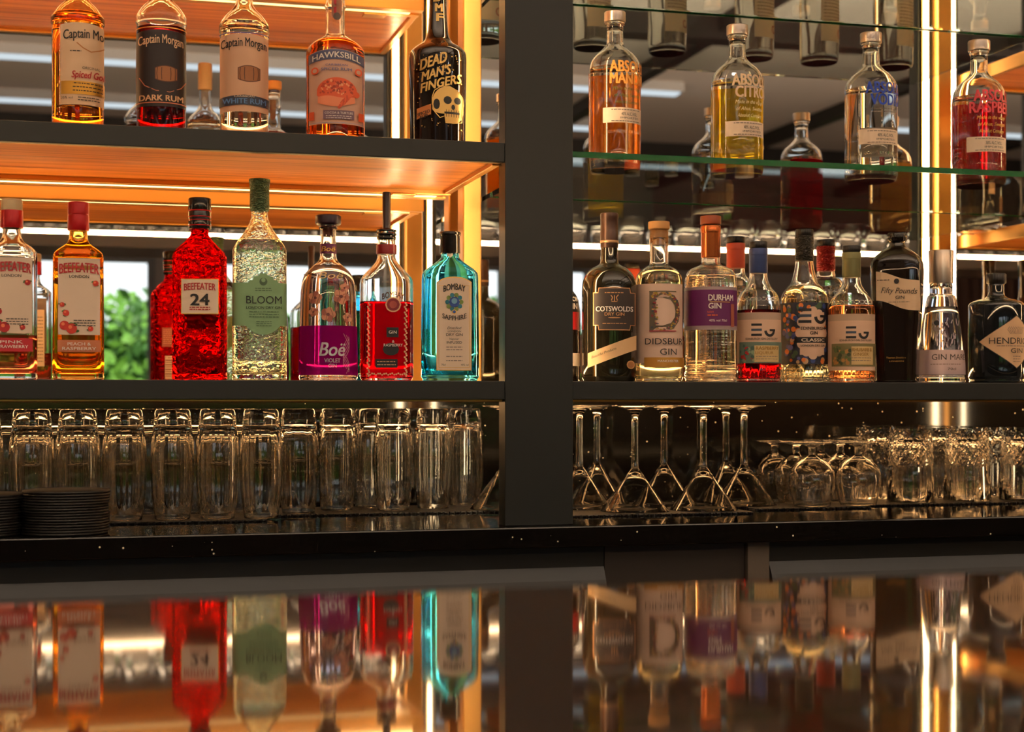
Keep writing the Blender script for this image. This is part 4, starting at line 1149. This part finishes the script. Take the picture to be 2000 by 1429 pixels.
RIB = tglass('ribbed_clear_glass', (0.985, 0.985, 0.97), ('streak', 2.2, 0.8, 0.003))
b = Bottle('clear ribbed gin bottle with purple label and copper neck', 1388, P_R, Z_LOW, [(442, 18), (512, 18), (518, 22), (524, 36), (532, 46), (546, 50), (560, 51), (735, 51), (741, 49)], RIB, 1, 2, 515, (1.0, 0.92, 0.86), 540, group=G_GR)
COPPER = pbr('copper_foil', srgb(200, 110, 60), 0.25, 0.85)
b.cap([(422, 19), (423, 20.3), (438, 20.3), (439, 19)], pbr('red_brown_wood', srgb(150, 66, 30), 0.4), 'stopper')
b.cap([(441, 19), (442, 19.8), (454, 19.8), (455, 19), (503, 19), (504, 18.2)], COPPER, 'neck_foil')
a = Art(b, 'label', a0=0); PUR = ink(94, 20, 84); DG = ink(150, 130, 130)
a.cols(-74, 74, 563, 646, DG, 50, 5); a.cols(-74, 74, 569, 638, PUR, 50, 5)
a.text('DURHAM', 22, 584, 11.5, WHITE, 52, 0.02); a.text('GIN', 8, 600, 10.5, WHITE, 24, 0.02); a.cols(-2, 40, 592, 593, GOLD, 8, 1); a.text('NAVY', 0, 612, 4, ORANGE, 12); a.lines(4, [618], 20, ORANGE, 2, 2); a.text('40% vol 70cl', 14, 628, 4.6, WHITE, 34)
a.cols(42, 52, 596, 640, ink(150, 80, 60), 5, 5); a.done()

FOILBLK = pbr('black_stopper', srgb(30, 28, 28), 0.4)
def edin(lab, px, top, perp, foil, liq, fill, labrows, kind, sc=1.0, hw=44, sh=600):
    b = Bottle(lab, px, perp, Z_LOW, [(top + 12, 16), (top + 60, 17), (top + 74, 18.5), (sh - 30, 26), (sh - 18, 36), (sh - 6, hw - 3), (sh + 8, hw), (735, hw), (741, hw - 2)], GLASS, 1, 2, top + 66, liq, fill, group=G_GR)
    b.cap([(top, 16), (top + 1.5, 17.3), (top + 12, 17.3), (top + 13, 16)], FOILBLK, 'stopper', ribs=24)
    b.cap([(top + 13.5, 17.8), (top + 14, 18.4), (top + 26, 18.4), (top + 27, 17.8), (top + 60, 18), (top + 62, 17.4)], foil, 'neck_foil')
    a = Art(b, 'relief', a0=0)
    for q in range(9): a.strokes([(-40 + q * 10 + 5 * cos(j * .9), sh - 6 + 3.5 * sin(j * .9)) for j in range(8)], 1.4, MATS['clear_glass'])
    a.done()
    m_ = MB()
    for q in range(36):
        an = 2 * pi * q / 36; r_ = hw * b.s
        m_.box(0, 0.0006, -0.0006, 0.0006, 0.002, b.z(716), GLASS)
        for i in range(8):
            x_, y_, z_ = m_.v[-8 + i]; x_ += r_ - 0.0003
            m_.v[-8 + i] = (x_ * cos(an) - y_ * sin(an), x_ * sin(an) + y_ * cos(an), z_)
    m_.build('base_ribs', b.root)
    return b
EGP = ink(222, 184, 156)
def EG(a, x, row, k=1.0, m_=BLK):
    for j, q in enumerate((-9, -1.2, 6.6)): a.cols(x - 17 * k, x - 1 * k, row + q * k, row + (q + 3.6) * k, ink(44, 60, 80) if j == 1 else m_, 4, 1)
    pts = [(x + 11.5 * k + 7 * k * cos(an), row + 2 * k + 7.5 * k * sin(an)) for an in [math.pi * (1.0 - q / 10) * 1.0 for q in range(0, 11)]]
    a.strokes(pts, 4.2 * k, m_); a.cols(x + 11 * k, x + 21 * k, row - 0.5 * k, row + 2.8 * k, m_, 3, 1)
b = edin('small gin liqueur bottle with blue neck foil and dark red contents', 1481, 472, P_R, pbr('blue_foil', srgb(60, 74, 120), 0.35, 0.4), (0.72, 0.03, 0.05), 606, (), 0, sh=592)
a = Art(b, 'label', a0=0)
a.cols(-60, 60, 612, 626, ink(176, 150, 130), 40, 2); a.cols(-60, 60, 626, 710, EGP, 40, 4); EG(a, 8, 645, 1.25); a.text('EDINBURGH GIN DISTILLERY', 8, 663, 3.8, BLK, 64, 0.01)
a.cols(-40, 60, 669, 710, ink(92, 110, 96), 20, 3)
rn = random.Random(2)
for q in range(26): a.disc(rn.uniform(-38, -8), rn.uniform(672, 706), rn.uniform(2, 4), [RED, ink(60, 90, 80), ink(130, 150, 120)][q % 3], None, 6)
a.up(); a.cols(-7, 44, 676, 708, ink(206, 176, 120), 20, 3); a.text('RASPBERRY', 19, 681, 6.5, ink(150, 110, 40), 46, 0.02); a.text('LIQUEUR', 12, 690, 5.5, ink(150, 110, 40), 34, 0.01); a.lines(18, [697, 702], 44, GREY, 1.2, 1); a.done()
b = edin('taller gin bottle with blue and orange floral label, between the two small liqueurs', 1571, 448, 2.235, pbr('patterned_dark_foil', srgb(70, 66, 62), 0.35, 0.6, bump=('swirl', 80, 1, 0.003)), (0.99, 0.96, 0.86), 560, (), 1, hw=46, sh=582)
a = Art(b, 'label', a0=0)
a.cols(-72, 72, 593, 712, ink(44, 46, 60), 50, 6)
for q in range(110):
    x_, y_ = rn.uniform(-44, 46), rn.uniform(597, 708)
    if -8 < x_ < 42 and 606 < y_ < 700: continue
    for p_ in range(1): a.disc(x_, y_, rn.uniform(3, 6), [ink(60, 76, 130), ink(220, 120, 50), ink(90, 90, 140), ink(70, 90, 60), ink(190, 150, 110)][q % 5], None, 8)
a.up()
for q in range(12): a.disc(16 + 24 * cos(q * .5236), 652 + 42 * sin(q * .5236), 9, EGP, None, 10)
a.up(); a.cols(-8, 40, 612, 694, EGP, 26, 8); a.up(); EG(a, 14, 618, 1.45); a.text('EDINBURGH', 17, 643, 6, BLK, 46, 0.02); a.text('GIN', 17, 652, 6, BLK, 14, 0.02)
a.cols(-18, 44, 660, 671, BLK, 26, 3); a.text('CLASSIC', 17, 665.5, 6, CREAM, 44, 0.03); a.text('LONDON DRY GIN', 17, 676, 4, BLK, 46, 0.01); a.done()
b = edin('small gin liqueur bottle with olive neck foil and peach contents', 1663, 480, P_R, pbr('olive_foil', srgb(128, 124, 84), 0.35, 0.4), (1.0, 0.62, 0.40), 598, (), 2, hw=45, sh=598)
a = Art(b, 'label', a0=0)
a.cols(-62, 62, 615, 628, ink(190, 160, 134), 40, 2); a.cols(-62, 62, 628, 724, EGP, 40, 4); EG(a, 10, 650, 1.2); a.text('EDINBURGH GIN DISTILLERY', 10, 666, 3.6, BLK, 64, 0.01)
a.cols(-42, 62, 672, 716, ink(110, 100, 62), 20, 3)
for q in range(30): a.disc(rn.uniform(-40, -2), rn.uniform(675, 712), rn.uniform(2, 4.5), [ink(80, 96, 50), ink(170, 120, 60), ink(60, 70, 40)][q % 3], None, 6)
a.up(); a.cols(0, 46, 678, 713, ink(210, 178, 122), 20, 3); a.text('RHUBARB &', 21, 684, 6.5, ink(150, 110, 40), 40, 0.02); a.text('GINGER', 18, 693, 6, ink(150, 110, 40), 30, 0.01); a.lines(20, [700, 705], 40, GREY, 1.2, 1); a.done()
edin('gin bottle with coral pink neck foil standing behind the purple-labelled bottle', 1437, 462, 2.33, pbr('coral_foil', srgb(206, 84, 60), 0.4, 0.2), (0.98, 0.93, 0.85), 560, (), 3, hw=41, sh=575)
edin('gin bottle with red patterned neck foil standing behind the floral-labelled bottle', 1613, 468, 2.35, pbr('red_foil', srgb(168, 26, 22), 0.35, 0.3, bump=('swirl', 80, 1, 0.003)), (0.98, 0.93, 0.85), 560, (), 4, hw=41, sh=575)

b = Bottle('tall square black gin bottle with slanted cream label', 1752, P_R, Z_LOW, [(474, 14), (482, 17), (490, 28), (500, 40), (514, 48), (530, 49.5), (741, 40)], DKBR, 0.8, 4.0, 478, opaque=True, group=G_GR, rot=-10)
b.cap([(455, 17), (457, 18.5), (470, 18.5), (473, 15)], BLACKGLOSS, ribs=20)
a = b.label(); CR2 = ink(226, 194, 158)
a.cols(-33, 47, lambda x: 533 + 0.24 * (x + 33) + 2 * sin(x / 12), lambda x: 590 + 0.24 * (x + 33) + 3 * sin(x / 14), CR2, 24, 6)
a.text('Fifty Pounds', 10, 570, 11, BLK, 66, 0.0, 0.35, slope=0.05); a.text('GIN', 12, 583, 6, BLK, 16, 0.01); a.lines(10, [592], 40, GREY, 1.2, 2); a.disc(6, 552, 5, BLK, 5); a.lines(-18, [549], 24, BLK, 1.6, 1); a.done()
a = b.label('gold_print'); a.text('Thames Distillers', 4, 699, 3.2, GOLD, 36, 0, 0.2); a.text('LONDON', 5, 706, 2.6, GOLD, 26); a.done()

MARE = tglass('cool_clear_glass', (0.94, 0.95, 0.99))
b = Bottle('tapered clear bottle with tall silver cap and dark gin lettering', 1838, 2.195, Z_LOW, [(554, 21), (560, 22), (575, 22), (578, 26), (600, 31), (660, 39), (728, 46), (741, 46)], MARE, 1, 2, 556, (0.97, 0.97, 0.99), 600, group=G_GR)
b.cap([(489, 23), (490, 24.3), (520, 23), (553, 23), (554, 22)], MCAP)
a = Art(b, 'print', a0=0); FR = pbr('frosted_print', srgb(170, 150, 160), 0.6, trans=0.3)
a.cols(-66, 66, 684, 732, FR, 40, 4); a.text('GIN MARE', 20, 698, 11, BLK, 74, 0.0); a.lines(10, [712], 60, GREY, 1.4, 3); a.text('70cl', 20, 721, 4.5, BLK, 16)
for q in range(46):
    x_, y_ = rn.uniform(-14, 36), rn.uniform(630, 684); a.strokes([(x_, y_), (x_ + rn.uniform(-4, 4), y_ - rn.uniform(5, 12))], 1.8, FR)
a.disc(-8, 632, 5, BLK); a.disc(-8, 644, 7, GREY, 4); a.done()

HEN = pbr('apothecary_black_glass', (0.006, 0.008, 0.010), 0.03, coat=0.6)
b = Bottle('squat black apothecary bottle with diamond label, last on the right', 1946, P_R, Z_LOW, [(552, 15), (576, 16), (582, 22), (587, 40), (592, 50), (598, 53), (735, 53), (741, 51)], HEN, 1, 2, 574, opaque=True, group=G_GR)
b.cap([(534, 16), (536, 18.5), (553, 18.5), (555, 15)], FOILBLK, 'stopper', ribs=24)
a = Art(b, 'label', a0=44)
a.cols(-76, 76, lambda x: 669 - 52 * (1 - abs(x) / 76), lambda x: 669 + 52 * (1 - abs(x) / 76), BLK, 40, 6)
a.cols(-74, 74, lambda x: 669 - 50 * (1 - abs(x) / 74), lambda x: 669 + 50 * (1 - abs(x) / 74), ink(216, 176, 136), 40, 6)
a.text("HENDRICK'S", 0, 667, 12, BLK, 108, 0.005); a.lines(0, [677], 80, GREY, 1.4, 2); a.text('GIN', 0, 686, 9, BLK, 28, 0.0); a.lines(0, [697, 702, 707], 18, GREY, 1.3, 1)
for q in range(10): a.strokes([(-14 + q * 3, 654), (-20 + q * 4, 646), (-16 + q * 4, 640)], 0.9, GREY)
a.done()
# dark bottles past the right edge, seen in the mirror
for i, (u_, lab) in enumerate(((1.885, 'nearest the right post'), (1.975, 'second from the right post'), (2.065, 'third from the right post'))):
    px = 1000 + F * tan(math.atan2(u_, 2.20) - TH)
    b = Bottle('dark bottle beyond the right post, seen only in the mirror, ' + lab, px, 2.20, Z_LOW, [(445, 14), (520, 15), (545, 32), (560, 40), (741, 40)], DKBR, 1, 2, 515, opaque=True, group='dark bottles past the right edge')
    b.cap([(430, 14), (432, 16), (470, 16), (472, 15)], BLACKGLOSS)
    a = Art(b, 'neck_label', True); a.cols(-14, 14, 488, 515, CREAM, 10, 2); a.done()
    a = Art(b, 'back_label', True); a.cols(-30, 30, 600, 690, CREAM, 10, 4); a.lines(0, range(608, 680, 8), 48, GREY, 1.8, 3); a.done()
